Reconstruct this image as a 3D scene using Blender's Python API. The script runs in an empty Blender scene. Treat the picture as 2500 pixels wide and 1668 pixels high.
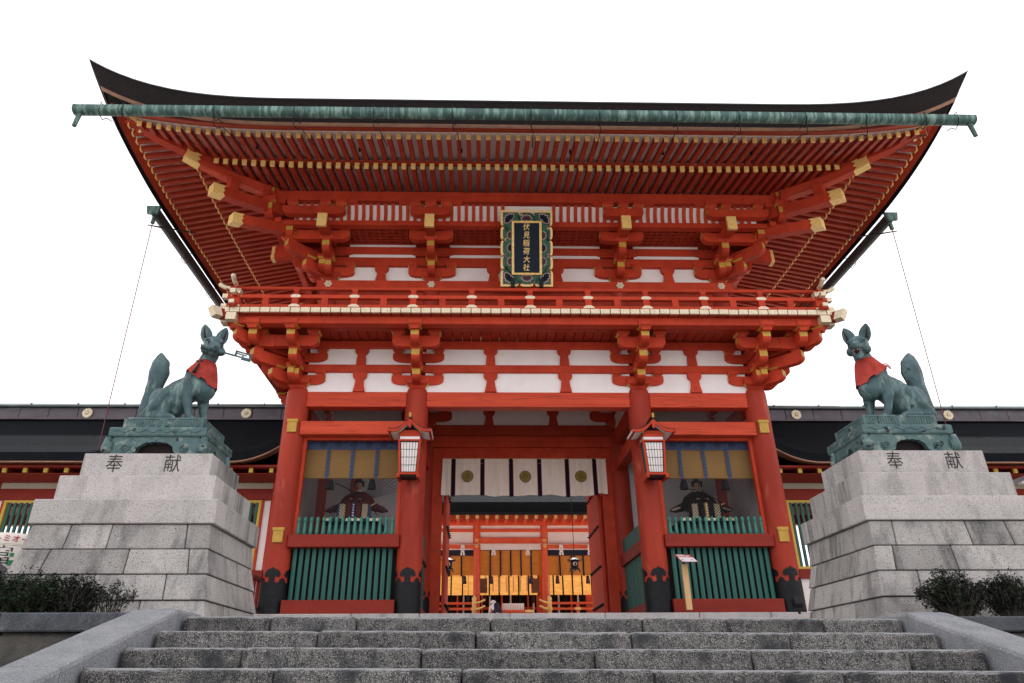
import bpy, bmesh, math, random
from mathutils import Vector, Matrix, noise
R = math.radians
rnd = random.Random(7)
sc = bpy.context.scene
C = sc.collection

# ------------------------------------------------------------------ camera, sky, sun, exposure
EYE = 1.6
cam = bpy.data.cameras.new('camera'); cam.sensor_width = 36; cam.lens = 24.45
cam.shift_x = 0.01524; cam.clip_end = 3000; cam.clip_start = 0.05
co = bpy.data.objects.new('camera', cam); C.objects.link(co); sc.camera = co
p, y, r = R(25.86), R(1.37), R(-0.33)
F = Vector((math.sin(y)*math.cos(p), math.cos(y)*math.cos(p), math.sin(p)))
Rt = Vector((math.cos(y), -math.sin(y), 0)); Up = Rt.cross(F)
Rt, Up = math.cos(r)*Rt + math.sin(r)*Up, -math.sin(r)*Rt + math.cos(r)*Up
mw = Matrix((Rt, Up, -F)).transposed().to_4x4(); mw.translation = Vector((-1.264, 0, EYE))
co.matrix_world = mw

w = bpy.data.worlds.new('World'); sc.world = w; w.use_nodes = True
nt = w.node_tree; nt.nodes.clear()
SUN_EL, SUN_AZ = R(56), R(10)           # azimuth: 0 = +Y, clockwise; the sun stands high behind the gate
sky = nt.nodes.new('ShaderNodeTexSky'); sky.sky_type = 'NISHITA'; sky.sun_disc = False
sky.sun_elevation = SUN_EL; sky.sun_rotation = SUN_AZ
b1 = nt.nodes.new('ShaderNodeBackground'); b1.inputs[1].default_value = 0.05
nt.links.new(sky.outputs[0], b1.inputs[0])
b2 = nt.nodes.new('ShaderNodeBackground'); b2.inputs[0].default_value = (0.90, 0.865, 0.90, 1); b2.inputs[1].default_value = 1.0
mx = nt.nodes.new('ShaderNodeMixShader'); mx.inputs[0].default_value = 0.96
out = nt.nodes.new('ShaderNodeOutputWorld')
nt.links.new(b1.outputs[0], mx.inputs[1]); nt.links.new(b2.outputs[0], mx.inputs[2]); nt.links.new(mx.outputs[0], out.inputs[0])
sl = bpy.data.lights.new('sun', 'SUN'); sl.energy = 5.0; sl.angle = R(2); sl.color = (1, .965, .92)
so = bpy.data.objects.new('sun', sl); C.objects.link(so)
sd = Vector((math.sin(SUN_AZ)*math.cos(SUN_EL), math.cos(SUN_AZ)*math.cos(SUN_EL), math.sin(SUN_EL)))
so.rotation_euler = (-sd).to_track_quat('-Z', 'Y').to_euler(); so.location = (-5, -10, 20)
sc.view_settings.view_transform = 'Standard'; sc.view_settings.look = 'None'
sc.view_settings.exposure = 0.86; sc.view_settings.gamma = 1.0
sc.view_settings.use_curve_mapping = False

# ------------------------------------------------------------------ materials
def mat(name, c1, c2=None, scale=6, rough=.6, metal=0, bump=0, bscale=60, stretch=(1, 1, 1), speck=None, lo=.35, hi=.65,
        stain=None, emit=0, trans=0, spec=.4, bstretch=None, vary=0):
    m = bpy.data.materials.new(name); m.use_nodes = True
    n = m.node_tree.nodes; L = m.node_tree.links
    b = n['Principled BSDF']; b.inputs['Roughness'].default_value = rough; b.inputs['Metallic'].default_value = metal
    b.inputs['Specular IOR Level'].default_value = spec
    c1 = (*c1, 1); col = None
    tc = n.new('ShaderNodeTexCoord'); oi = n.new('ShaderNodeObjectInfo')
    mu = n.new('ShaderNodeMath'); mu.operation = 'MULTIPLY'; mu.inputs[1].default_value = 37.0
    L.new(oi.outputs['Random'], mu.inputs[0])
    ad = n.new('ShaderNodeVectorMath'); ad.operation = 'ADD'; L.new(tc.outputs['Object'], ad.inputs[0]); L.new(mu.outputs[0], ad.inputs[1])
    def noi(sc_, st, det=5, ro=.6):
        mp = n.new('ShaderNodeMapping'); mp.inputs['Scale'].default_value = st; L.new(ad.outputs[0], mp.inputs[0])
        t = n.new('ShaderNodeTexNoise'); t.inputs['Scale'].default_value = sc_; t.inputs['Detail'].default_value = det
        t.inputs['Roughness'].default_value = ro; L.new(mp.outputs[0], t.inputs[0]); return t.outputs[0]
    def ramp(src, a, b_):
        rr = n.new('ShaderNodeMapRange'); rr.inputs[1].default_value = a; rr.inputs[2].default_value = b_; L.new(src, rr.inputs[0]); return rr.outputs[0]
    def mix(f, a, b_):
        x = n.new('ShaderNodeMix'); x.data_type = 'RGBA'; L.new(f, x.inputs[0])
        for s, v in ((6, a), (7, b_)):
            if hasattr(v, 'is_output'): L.new(v, x.inputs[s])
            else: x.inputs[s].default_value = v
        return x.outputs[2]
    col = c1
    if c2: col = mix(ramp(noi(scale, stretch), lo, hi), c1, (*c2, 1))
    if stain: col = mix(ramp(noi(stain[1], stain[2] if len(stain) > 2 else (1, 1, 1), 6, .65), stain[3] if len(stain) > 3 else .52, stain[4] if len(stain) > 4 else .68), col, (*stain[0], 1))
    if speck:
        for s in (speck if isinstance(speck, list) else [speck]):
            col = mix(ramp(noi(s[1], (1, 1, 1), 2, .5), s[2], s[3]), col, (*s[0], 1))
    if vary and hasattr(col, 'is_output'):
        m1 = n.new('ShaderNodeMapRange'); m1.inputs[3].default_value = 1-vary; m1.inputs[4].default_value = 1+vary*.35; L.new(oi.outputs['Random'], m1.inputs[0])
        vs = n.new('ShaderNodeVectorMath'); vs.operation = 'SCALE'; L.new(col, vs.inputs[0]); L.new(m1.outputs[0], vs.inputs['Scale']); col = vs.outputs[0]
    if hasattr(col, 'is_output'): L.new(col, b.inputs['Base Color'])
    else: b.inputs['Base Color'].default_value = col
    if bump:
        bp = n.new('ShaderNodeBump'); bp.inputs['Strength'].default_value = min(1, bump); bp.inputs['Distance'].default_value = .01 * max(1, bump)
        L.new(noi(bscale, bstretch or stretch, 4, .65), bp.inputs['Height']); L.new(bp.outputs[0], b.inputs['Normal'])
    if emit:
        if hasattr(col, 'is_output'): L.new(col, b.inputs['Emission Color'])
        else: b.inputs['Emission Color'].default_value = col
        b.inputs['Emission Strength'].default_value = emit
    if trans: b.inputs['Transmission Weight'].default_value = trans
    return m

RED = mat('vermilion_paint', (.58, .064, .027), (.46, .047, .021), 2.2, .6, bump=.25, bscale=30, stretch=(1, 1, 1), stain=((.36, .045, .022), 5, (1, 1, .5), .56, .76), vary=.14, spec=.14)
REDX = mat('vermilion_beam', (.64, .084, .038), (.50, .060, .028), 3, .55, bump=.5, bscale=26, stretch=(.14, 1, 1.6), stain=((.24, .028, .016), 12, (.1, 1, 2.6), .56, .68), bstretch=(.08, 1, 2), spec=.14)
REDC = mat('vermilion_column', (.42, .048, .025), (.29, .032, .018), 1.6, .5, bump=.2, bscale=22, stretch=(1, 1, .25), stain=((.60, .15, .09), 2.6, (1, 1, .3), .58, .8), spec=.14)
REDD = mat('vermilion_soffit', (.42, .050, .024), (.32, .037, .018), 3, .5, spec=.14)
REDDARK = mat('dark_vermilion', (.28, .032, .020), (.22, .025, .016), 3, .5, bump=.2, bscale=20, stretch=(.2, 1, 1), spec=.14)  # a darker tone of the same vermilion
WHITE = mat('white_plaster', (.90, .855, .835), (.84, .79, .77), 1.7, .8, bump=.08, bscale=30)
CREAM = mat('cream_plaster', (.72, .66, .54), (.66, .58, .46), 1.2, .8)
GOLD = mat('gilt_metal', (.97, .68, .26), (.85, .55, .17), 14, .42, metal=.1, bump=.15, bscale=50)
PGOLD = mat('pale_gilt_metal', (.82, .74, .56), (.66, .56, .38), 22, .45, metal=.35, bump=.1, bscale=60)
OCHRE = mat('ochre_paint', (.55, .34, .05), (.46, .27, .04), 9, .55)
YEL = mat('yellow_paint', (.62, .42, .06), None, rough=.5)
GREEN = mat('green_paint', (.022, .135, .105), (.015, .095, .078), 5, .5, bump=.2, bscale=30, stretch=(1, 1, .12))
GREENL = mat('green_post_tops', (.05, .23, .17), (.03, .17, .13), 8, .5)
BLACK = mat('black_iron', (.006, .007, .008), (.012, .013, .015), 9, .5, bump=.3, bscale=25, spec=.22)
BARK = mat('cypress_bark', (.014, .012, .013), (.028, .022, .021), 30, .9, bump=1.6, bscale=36, stretch=(.35, .35, 3), spec=.12)
BARKD = mat('dark_bark_roof', (.0065, .008, .010), (.016, .018, .021), 26, .95, bump=2.2, bscale=30, stretch=(.5, 2.4, 2.4), spec=.03)
BARKE = mat('bark_eave_underside', (.012, .011, .012), (.020, .018, .018), 12, .95, spec=.1)
COPR = mat('brown_copper', (.33, .17, .10), (.20, .11, .075), 8, .55, metal=.3, stretch=(.4, 1, 1))
PATINA = mat('verdigris_copper', (.055, .125, .11), (.035, .075, .072), 2.4, .6, metal=.1, bump=.2, bscale=20, stretch=(1, 1, 1), stain=((.20, .33, .285), 7, (1.6, .5, .16), .48, .64))
RIDGE = mat('ridge_copper', (.115, .098, .112), (.075, .066, .075), 1.2, .5, metal=.35, stain=((.15, .20, .20), 1.2, (1, 1, 3), .56, .75))
RIDGET = mat('ridge_cap_copper', (.17, .21, .215), (.11, .135, .14), 2, .5, metal=.3)
GRAN = mat('pale_granite', (.52, .49, .475), (.42, .40, .385), 2.6, .85, bump=.8, bscale=70, speck=[((.17, .17, .17), 105, .56, .68), ((.62, .60, .59), 130, .60, .70)], stain=((.20, .19, .18), 1.9, (1.8, 1.8, .5), .52, .76), spec=.25, vary=.14)
SLATE = mat('dark_weathered_copper', (.040, .055, .056), (.028, .036, .040), 3, .6)
GRANW = mat('weathered_granite', (.47, .45, .42), (.34, .33, .315), 2.2, .88, bump=1.2, bscale=55, speck=[((.12, .12, .12), 95, .55, .67), ((.60, .58, .56), 120, .61, .71)], stain=((.085, .088, .09), 2.0, (1.5, 1.5, .42), .50, .70), spec=.2, vary=.28)
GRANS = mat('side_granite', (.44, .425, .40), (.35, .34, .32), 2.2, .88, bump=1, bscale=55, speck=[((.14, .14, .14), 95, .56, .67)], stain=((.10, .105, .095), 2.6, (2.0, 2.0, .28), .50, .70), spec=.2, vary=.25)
GTOP = mat('worn_granite_ramp', (.29, .305, .315), (.21, .225, .235), 4, .85, bump=1.5, bscale=60, speck=[((.14, .16, .17), 80, .56, .66), ((.55, .56, .56), 110, .62, .7)], spec=.2)
MORT = mat('dark_joint', (.03, .03, .032))
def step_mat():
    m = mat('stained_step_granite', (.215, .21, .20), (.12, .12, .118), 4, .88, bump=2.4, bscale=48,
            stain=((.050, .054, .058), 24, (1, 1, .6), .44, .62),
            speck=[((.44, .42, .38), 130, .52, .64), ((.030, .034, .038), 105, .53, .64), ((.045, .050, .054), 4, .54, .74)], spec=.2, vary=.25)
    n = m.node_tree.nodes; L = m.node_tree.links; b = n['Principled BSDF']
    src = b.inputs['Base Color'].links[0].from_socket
    # sky light painted on treads and worn noses as paler granite; risers carry lichen
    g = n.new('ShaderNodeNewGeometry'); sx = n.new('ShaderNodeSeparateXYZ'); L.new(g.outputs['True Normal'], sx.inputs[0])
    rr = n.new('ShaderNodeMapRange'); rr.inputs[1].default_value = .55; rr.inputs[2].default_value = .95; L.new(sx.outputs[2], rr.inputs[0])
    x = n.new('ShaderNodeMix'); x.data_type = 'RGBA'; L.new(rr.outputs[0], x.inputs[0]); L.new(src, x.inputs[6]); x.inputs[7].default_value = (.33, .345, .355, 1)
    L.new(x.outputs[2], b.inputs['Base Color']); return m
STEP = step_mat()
KERB = mat('dark_kerb_granite', (.085, .095, .105), (.045, .052, .06), 6, .85, bump=1.6, bscale=45, speck=[((.15, .16, .17), 150, .56, .68)], stain=((.17, .17, .17), 3, (2, 1, .6), .55, .7), spec=.2)
WALLST = mat('fieldstone_wall', (.13, .125, .11), (.07, .07, .065), 3, .9, bump=2.5, bscale=30, speck=[((.20, .19, .165), 160, .56, .68)], spec=.2, vary=.3, stain=((.035, .04, .035), 3, (1, 1, .6), .5, .7))
EARTH = mat('bare_soil', (.05, .04, .03), (.03, .026, .02), 8, .95)
PAVE = mat('granite_paving', (.27, .26, .245), (.21, .20, .19), 3, .85, bump=.5, bscale=60)
SAND = mat('pale_courtyard_gravel', (.80, .72, .62), (.70, .62, .54), 20, .9, bump=.8, bscale=80)
BRONZE = mat('green_bronze', (.064, .125, .132), (.034, .070, .078), 5, .5, metal=.2, bump=1.3, bscale=30, bstretch=(1.5, 1.5, .5), stain=((.23, .33, .30), 6, (1.6, 1.6, .35), .52, .72), speck=[((.012, .02, .022), 9, .68, .74)], spec=.45)
BRONZEP = mat('bronze_pedestal', (.055, .110, .116), (.085, .15, .145), 7, .5, metal=.25, bump=.5, bscale=40, stain=((.26, .31, .26), 7, (1, 1, 1.5), .54, .7), speck=[((.012, .018, .02), 12, .62, .68)])
BIB = mat('red_bib_cloth', (.42, .060, .045), (.27, .034, .028), 7, .9, bump=1.5, bscale=12, spec=.1)
NAVY = mat('navy_lacquer', (.006, .014, .030), None, rough=.6, spec=.2)
DGREEN = mat('plaque_green', (.018, .105, .055), (.012, .08, .05), 12, .5)
PINK = mat('pale_pink_paint', (.55, .34, .30), None, rough=.6)
PLUM = mat('plum_paint', (.055, .02, .035), None, rough=.5)
BLIND = mat('bamboo_blind', (.33, .185, .045), (.23, .120, .028), 60, .7, bump=.8, bscale=80, stretch=(.6, 1, 3), speck=((.24, .12, .02), 70, .60, .68))
VAL = mat('blue_brocade', (.055, .10, .23), (.035, .06, .14), 26, .75)
VALD = mat('dark_brocade_crest', (.012, .02, .05), None, rough=.7)
CLOTH = mat('white_hemp_cloth', (.90, .78, .68), (.80, .66, .55), 3, .85, bump=.9, bscale=5, stretch=(2.5, 1, .35), spec=.1)
NBLK = mat('black_cloth', (.010, .010, .018), None, rough=.85, spec=.1)
CRST = mat('olive_gold_crest', (.34, .24, .045), (.27, .18, .03), 12, .7)
CRSTL = mat('crest_outline', (.05, .028, .012), None, rough=.8)
PAPER = mat('white_paper_pane', (.86, .80, .78), (.80, .74, .72), 3, .8)
WIRE = mat('grey_wire', (.10, .10, .10), None, rough=.4, metal=.5)
DARK = mat('dark_interior_board', (.018, .012, .012), None, rough=.9)
GREY = mat('grey_plaster', (.54, .50, .51), (.46, .43, .44), 2, .85)
WOOD = mat('fresh_pine', (.66, .42, .20), (.56, .34, .15), 4, .6, bump=.2, bscale=20, stretch=(3, 3, .3))
SIGNR = mat('sign_red', (.42, .035, .02), None, rough=.4)
SIGNW = mat('sign_white', (.82, .78, .80), None, rough=.35)
INK = mat('black_ink', (.02, .022, .03), None, rough=.6)
INKE = mat('engraved_stone', (.025, .022, .02), (.05, .046, .042), 30, .9)
REDINK = mat('red_ink', (.42, .03, .05), None, rough=.6)
LEAF = mat('leaf_green', (.005, .016, .007), (.014, .042, .010), 5, .55, spec=.3)
LEAF2 = mat('leaf_dull', (.006, .011, .007), (.016, .024, .012), 5, .6, spec=.25)
TWIG = mat('grey_twig', (.075, .065, .055), None, rough=.9)
MAROON = mat('maroon_robe', (.13, .024, .030), (.085, .016, .022), 9, .8, spec=.1)
BLKROBE = mat('black_robe', (.010, .011, .014), (.016, .016, .02), 9, .8, spec=.1)
SKIN = mat('painted_face', (.50, .27, .17), None, rough=.55)
SKIN2 = mat('painted_skin', (.34, .15, .09), None, rough=.55)
HAIR = mat('black_hair', (.010, .010, .010), None, rough=.6)
BLUE = mat('blue_cloth', (.025, .07, .15), None, rough=.8)
CHK = bpy.data.materials.new('gold_check_brocade'); CHK.use_nodes = True
_n = CHK.node_tree.nodes; _c = _n.new('ShaderNodeTexChecker'); _c.inputs['Scale'].default_value = 26; _c.inputs[1].default_value = (.75, .62, .36, 1); _c.inputs[2].default_value = (.03, .028, .03, 1)
_t = _n.new('ShaderNodeTexCoord'); CHK.node_tree.links.new(_t.outputs['Object'], _c.inputs[0]); CHK.node_tree.links.new(_c.outputs[0], _n['Principled BSDF'].inputs['Base Color'])
GLOWB = mat('emissive_reed_blind', (.95, .52, .14), (.80, .33, .06), 3, .7, stretch=(1, 1, 5), emit=.42)  # no lamp: emission put into the reed colour as a backlight glow
OBLIND = mat('orange_reed_blind', (.78, .30, .04), (.60, .20, .03), 8, .7, stretch=(.2, 1, 6), bump=.4, bscale=60)
NAVYC = mat('navy_cloth', (.012, .017, .035), None, rough=.8)
REDH = mat('bright_vermilion', (.82, .13, .05), (.74, .10, .04), 3, .5)
SHIRT = mat('white_shirt', (.78, .75, .72), None, rough=.85)
BARREL = mat('barrel_white', (.74, .70, .64), (.66, .62, .56), 4, .75, bump=.4, bscale=40)
LEAFINK = mat('green_ink', (.02, .20, .07), None, rough=.6)
ROCK = mat('dark_rock', (.05, .055, .065), (.09, .095, .105), 6, .9, bump=2, bscale=20)

# ------------------------------------------------------------------ mesh helpers
W = {}
ID = Matrix.Identity(4)
T = Matrix.Translation
def Rz(a): return Matrix.Rotation(a, 4, 'Z')
def Rx(a): return Matrix.Rotation(a, 4, 'X')
def Ry(a): return Matrix.Rotation(a, 4, 'Y')
_CB = {}
def _cbox():
    v = []; idx = {}
    for i in (0, 1):
        for j in (0, 1):
            for k in (0, 1):
                for a in range(3): idx[(i, j, k, a)] = len(v); v.append((i, j, k, a))
    f = []
    c = lambda i, j, k, a: idx[(i, j, k, a)]
    f += [[c(0,0,0,0), c(0,0,1,0), c(0,1,1,0), c(0,1,0,0)], [c(1,0,0,0), c(1,1,0,0), c(1,1,1,0), c(1,0,1,0)]]
    f += [[c(0,0,0,1), c(1,0,0,1), c(1,0,1,1), c(0,0,1,1)], [c(0,1,0,1), c(0,1,1,1), c(1,1,1,1), c(1,1,0,1)]]
    f += [[c(0,0,0,2), c(0,1,0,2), c(1,1,0,2), c(1,0,0,2)], [c(0,0,1,2), c(1,0,1,2), c(1,1,1,2), c(0,1,1,2)]]
    for a in range(3):
        b, d = (a+1) % 3, (a+2) % 3
        for u in (0, 1):
            for t in (0, 1):
                def key(s, ax):
                    q = [0, 0, 0]; q[a] = s; q[b] = u; q[d] = t; return idx[(*q, ax)]
                f.append([key(0, b), key(1, b), key(1, d), key(0, d)])
    for i in (0, 1):
        for j in (0, 1):
            for k in (0, 1): f.append([c(i, j, k, 0), c(i, j, k, 1), c(i, j, k, 2)])
    return v, f
CV, CF = _cbox()
class MB:
    def __init__(s): s.v = []; s.f = []; s.m = []; s.sm = []
    def add(s, vs, fs, mi=0, M=None, sm=False):
        o = len(s.v)
        s.v += [tuple(M @ Vector(q)) if M is not None else tuple(q) for q in vs]
        for i, f in enumerate(fs):
            s.f.append([o + a for a in f]); s.m.append(mi[i] if isinstance(mi, list) else mi); s.sm.append(sm)
        return s
    def box(s, x0, x1, y0, y1, z0, z1, b=.008, mi=0, M=None):
        if x1 < x0: x0, x1 = x1, x0
        if y1 < y0: y0, y1 = y1, y0
        d = (x1-x0, y1-y0, z1-z0); b = min(b, min(d)*.3); lo = (x0, y0, z0); vs = []
        for i, j, k, a in CV:
            q = []
            for ax, t in enumerate((i, j, k)):
                off = 0 if ax == a else b
                q.append(lo[ax] + (off if t == 0 else d[ax]-off))
            vs.append(q)
        return s.add(vs, CF, mi, M)
    def hexa(s, c, b=.01, mi=0):
        # c: 8 corners indexed [i][j][k]; chamfered box mapped trilinearly into it
        ex = (c[1][0][0]-c[0][0][0]).length; ey = (c[0][1][0]-c[0][0][0]).length; ez = (c[0][0][1]-c[0][0][0]).length
        vs = []
        for i, j, k, a in CV:
            t = []
            for ax, (q, e) in enumerate(zip((i, j, k), (ex, ey, ez))):
                o = 0 if ax == a else min(.3, b/max(e, 1e-4)); t.append(o if q == 0 else 1-o)
            u, v_, w_ = t; P = Vector((0, 0, 0))
            for ii, fu in ((0, 1-u), (1, u)):
                for jj, fv in ((0, 1-v_), (1, v_)):
                    for kk, fw in ((0, 1-w_), (1, w_)): P += c[ii][jj][kk]*fu*fv*fw
            vs.append(P)
        return s.add(vs, CF, mi)
    def prism(s, prof, t0, t1, M=ID, mi=0, emi=None, capmi=None):
        n = len(prof); vs = [(a, t0, z) for a, z in prof] + [(a, t1, z) for a, z in prof]
        fs = [[i, (i+1) % n, n+(i+1) % n, n+i] for i in range(n)]; ms = [(emi[i] if emi else mi) for i in range(n)]
        fs += [list(range(n))[::-1], list(range(n, 2*n))]; ms += [mi if capmi is None else capmi]*2
        return s.add(vs, fs, ms, M)
    def cyl(s, p0, p1, r0, r1=None, n=12, mi=0, caps=True, sm=True):
        p0, p1 = Vector(p0), Vector(p1); r1 = r0 if r1 is None else r1
        d = (p1-p0).normalized(); a = d.orthogonal().normalized(); b = d.cross(a)
        vs = [p + (a*math.cos(2*math.pi*i/n)+b*math.sin(2*math.pi*i/n))*q for p, q in ((p0, r0), (p1, r1)) for i in range(n)]
        s.add(vs, [[i, (i+1) % n, n+(i+1) % n, n+i] for i in range(n)], mi, sm=sm)
        if caps: s.add(vs, [list(range(n))[::-1], list(range(n, 2*n))], mi)
        return s
    def tube(s, pts, r, n=6, mi=0, r1=None):
        pts = [Vector(q) for q in pts]; vs = []; m = len(pts)
        ref = Vector((.13, .2, .97)).normalized()
        for i, q in enumerate(pts):
            d = (pts[min(i+1, m-1)]-pts[max(i-1, 0)]).normalized()
            a = d.cross(ref)
            if a.length < 1e-3: a = d.orthogonal()
            a.normalize(); b = d.cross(a); rr = r if r1 is None else r+(r1-r)*i/(m-1)
            vs += [q + (a*math.cos(2*math.pi*k/n)+b*math.sin(2*math.pi*k/n))*rr for k in range(n)]
        fs = [[i*n+k, i*n+(k+1) % n, (i+1)*n+(k+1) % n, (i+1)*n+k] for i in range(m-1) for k in range(n)]
        s.add(vs, fs, mi, sm=True); s.add(vs, [list(range(n))[::-1], list(range((m-1)*n, m*n))], mi); return s
    def loft(s, rings, mi=0, closed=True, sm=False, cap=False, M=None):
        n = len(rings[0]); vs = [q for rg in rings for q in rg]; fs = []; ms = []
        for i in range(len(rings)-1):
            for k in range(n if closed else n-1):
                fs.append([i*n+k, i*n+(k+1) % n, (i+1)*n+(k+1) % n, (i+1)*n+k]); ms.append(mi[i] if isinstance(mi, list) else mi)
        if cap: fs += [list(range(n))[::-1], list(range((len(rings)-1)*n, len(rings)*n))]; ms += [ms[0], ms[-1]]
        return s.add(vs, fs, ms, M, sm)
    def mesh(s, name, mats):
        me = bpy.data.meshes.new(name); me.from_pydata(s.v, [], s.f)
        for q in (mats if isinstance(mats, (list, tuple)) else [mats]): me.materials.append(q)
        me.polygons.foreach_set('material_index', s.m); me.polygons.foreach_set('use_smooth', s.sm)
        bm = bmesh.new(); bm.from_mesh(me); bmesh.ops.recalc_face_normals(bm, faces=bm.faces); bm.to_mesh(me); bm.free()
        return me
    def build(s, name, mats, parent=None, M=ID, **k): return put(name, s.mesh(name, mats), parent, M, **k)
def put(name, me, parent=None, M=ID, stuff=False, label=None):
    o = bpy.data.objects.new(name, me); C.objects.link(o); W[o] = M.copy()
    if parent is not None: o.parent = parent; o.matrix_basis = W[parent].inverted() @ M
    else: o.matrix_basis = M
    if stuff: o['kind'] = 'stuff'
    if label: o['label'] = label
    return o
def tag(o, label, cat, group=None):
    o['label'] = label; o['category'] = cat
    if group: o['group'] = group
    return o
def thing(name, label, cat, loc=(0, 0, 0), group=None, M=None):
    o = bpy.data.objects.new(name, None); C.objects.link(o); o.empty_display_size = .2
    M = T(Vector(loc)) if M is None else M; o.matrix_basis = M; W[o] = M.copy()
    return tag(o, label, cat, group)
def struct(o): o['kind'] = 'structure'; return o
def copy_tree(o, parent=None, D=None):
    c = o.copy(); C.objects.link(c)
    if parent is not None: c.parent = parent
    for ch in list(o.children): copy_tree(ch, c)
    return c
def grid(s, fn, nu, nv, mi=0, sm=True):
    vs = [fn(i/nu, j/nv) for j in range(nv+1) for i in range(nu+1)]
    fs = [[j*(nu+1)+i, j*(nu+1)+i+1, (j+1)*(nu+1)+i+1, (j+1)*(nu+1)+i] for j in range(nv) for i in range(nu)]
    return s.add(vs, fs, mi, sm=sm)
def text_mesh(txt, size, mats, extrude=.002, bold=0., shear=0.):
    cu = bpy.data.curves.new('t', 'FONT'); cu.body = txt; cu.size = size; cu.align_x = 'CENTER'; cu.align_y = 'CENTER'
    cu.extrude = extrude; cu.offset = bold; cu.resolution_u = 3; cu.shear = shear
    o = bpy.data.objects.new('t', cu); C.objects.link(o)
    dg = bpy.context.evaluated_depsgraph_get(); me = bpy.data.meshes.new_from_object(o.evaluated_get(dg))
    bpy.data.objects.remove(o); me.materials.clear(); me.materials.append(mats); me.name = 'lettering'; return me
def remesh(mb, name, mats, voxel, smooth=2, noisef=None):
    me = mb.mesh(name, mats); o = bpy.data.objects.new('t', me); C.objects.link(o)
    m = o.modifiers.new('r', 'REMESH'); m.mode = 'VOXEL'; m.voxel_size = voxel; m.use_smooth_shade = True
    if smooth: q = o.modifiers.new('s', 'SMOOTH'); q.iterations = smooth; q.factor = .5
    dg = bpy.context.evaluated_depsgraph_get(); me2 = bpy.data.meshes.new_from_object(o.evaluated_get(dg))
    bpy.data.objects.remove(o); me2.materials.clear()
    for q in (mats if isinstance(mats, (list, tuple)) else [mats]): me2.materials.append(q)
    if noisef:
        for v in me2.vertices: v.co = noisef(v.co)
    me2.polygons.foreach_set('use_smooth', [True]*len(me2.polygons)); me2.name = name
    return me2
def _ico():
    bm = bmesh.new(); bmesh.ops.create_icosphere(bm, subdivisions=3, radius=1)
    v = [q.co.copy() for q in bm.verts]; f = [[a.index for a in q.verts] for q in bm.faces]; bm.free(); return v, f
IV, IF = _ico()
def ell(mb, c, r, rot=None, mi=0):
    M = T(Vector(c)) @ (rot or ID) @ Matrix.Diagonal((*((r, r, r) if not hasattr(r, '__len__') else r), 1))
    mb.add(IV, IF, mi, M, True); return mb
def limb(mb, pts, flat=1.0, mi=0):
    # pts: (x, y, z, r) chain of overlapping spheres, tapered
    for a, b in zip(pts, pts[1:]):
        L = (Vector(b[:3])-Vector(a[:3])).length; n = max(2, int(L/(min(a[3], b[3])*.35)))
        for i in range(n+1):
            t = i/n; q = [a[k]*(1-t)+b[k]*t for k in range(4)]
            ell(mb, q[:3], (q[3], q[3]*flat, q[3]), mi=mi)
    return mb
def lathe(mb, prof, n=16, M=ID, mi=0):
    rings = [[(r_*math.cos(2*math.pi*i/n), r_*math.sin(2*math.pi*i/n), z) for i in range(n)] for r_, z in prof]
    return mb.loft(rings, mi, sm=True, cap=True, M=M)
def crest(mb, r, t, M, mi=0, n=16, mo=None):
    # sixteen-petal flower, petals along local XZ, thickness towards -Y
    for i in range(n):
        a = 2*math.pi*i/n; wd = math.pi/n*.86
        pr = [(r*.18*math.cos(a), r*.18*math.sin(a))]
        for k in range(7):
            u = -1+2*k/6; rr = r*(.80+.20*math.sqrt(max(0, 1-u*u))); pr.append((rr*math.cos(a+u*wd), rr*math.sin(a+u*wd)))
        mb.prism(pr, -t, 0, M, mi)
    mb.prism([(r*.17*math.cos(k*math.pi/6), r*.17*math.sin(k*math.pi/6)) for k in range(12)], -t*1.3, 0, M, mi)
    if mo is not None: mb.prism([(r*1.03*math.cos(k*math.pi/16), r*1.03*math.sin(k*math.pi/16)) for k in range(32)], -t*.3, .002, M, mo)
    return mb

# ------------------------------------------------------------------ ground, terrace, courtyard
g = MB(); g.add([(-600, -600, 0), (600, -600, 0), (600, 900, 0), (-600, 900, 0)], [[0, 1, 2, 3]]); struct(g.build('ground', PAVE))
g = MB(); g.box(-40, 40, 7.02, 70, .004, 2.06, .01); struct(g.build('terrace', EARTH))
g = MB(); g.box(-4.0, 2.65, 7.03, 14.2, 1.2, 2.094, .01); struct(g.build('landing_pavement', PAVE))
g = MB()
for k in range(5): g.box(-7.5, 7.5, 14.6+.36*k, 16.41, 2.065, 2.20+.14*k, .012)
struct(g.build('upper_steps', GRAN))
# gate base kerb: separate kerbstones
gb = thing('x', '', ''); bpy.data.objects.remove(gb)
g = MB(); g.box(-60, 60, 16.56, 70, 2.0, 2.875, .01); fl = struct(g.build('courtyard_ground', SAND))
xs = [-30, -24, -18, -14, -11, -8.2, -6.4, -4.1, -2.6, -.6, 1.5, 3.6, 5.2, 7.3, 10, 13, 18, 24, 30]
for a, b in zip(xs, xs[1:]):
    g = MB(); g.box(a+.006, b-.006, 16.42, 17.0, 2.0, 2.90, .015); g.build('kerbstone', GRAN, fl)

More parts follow.
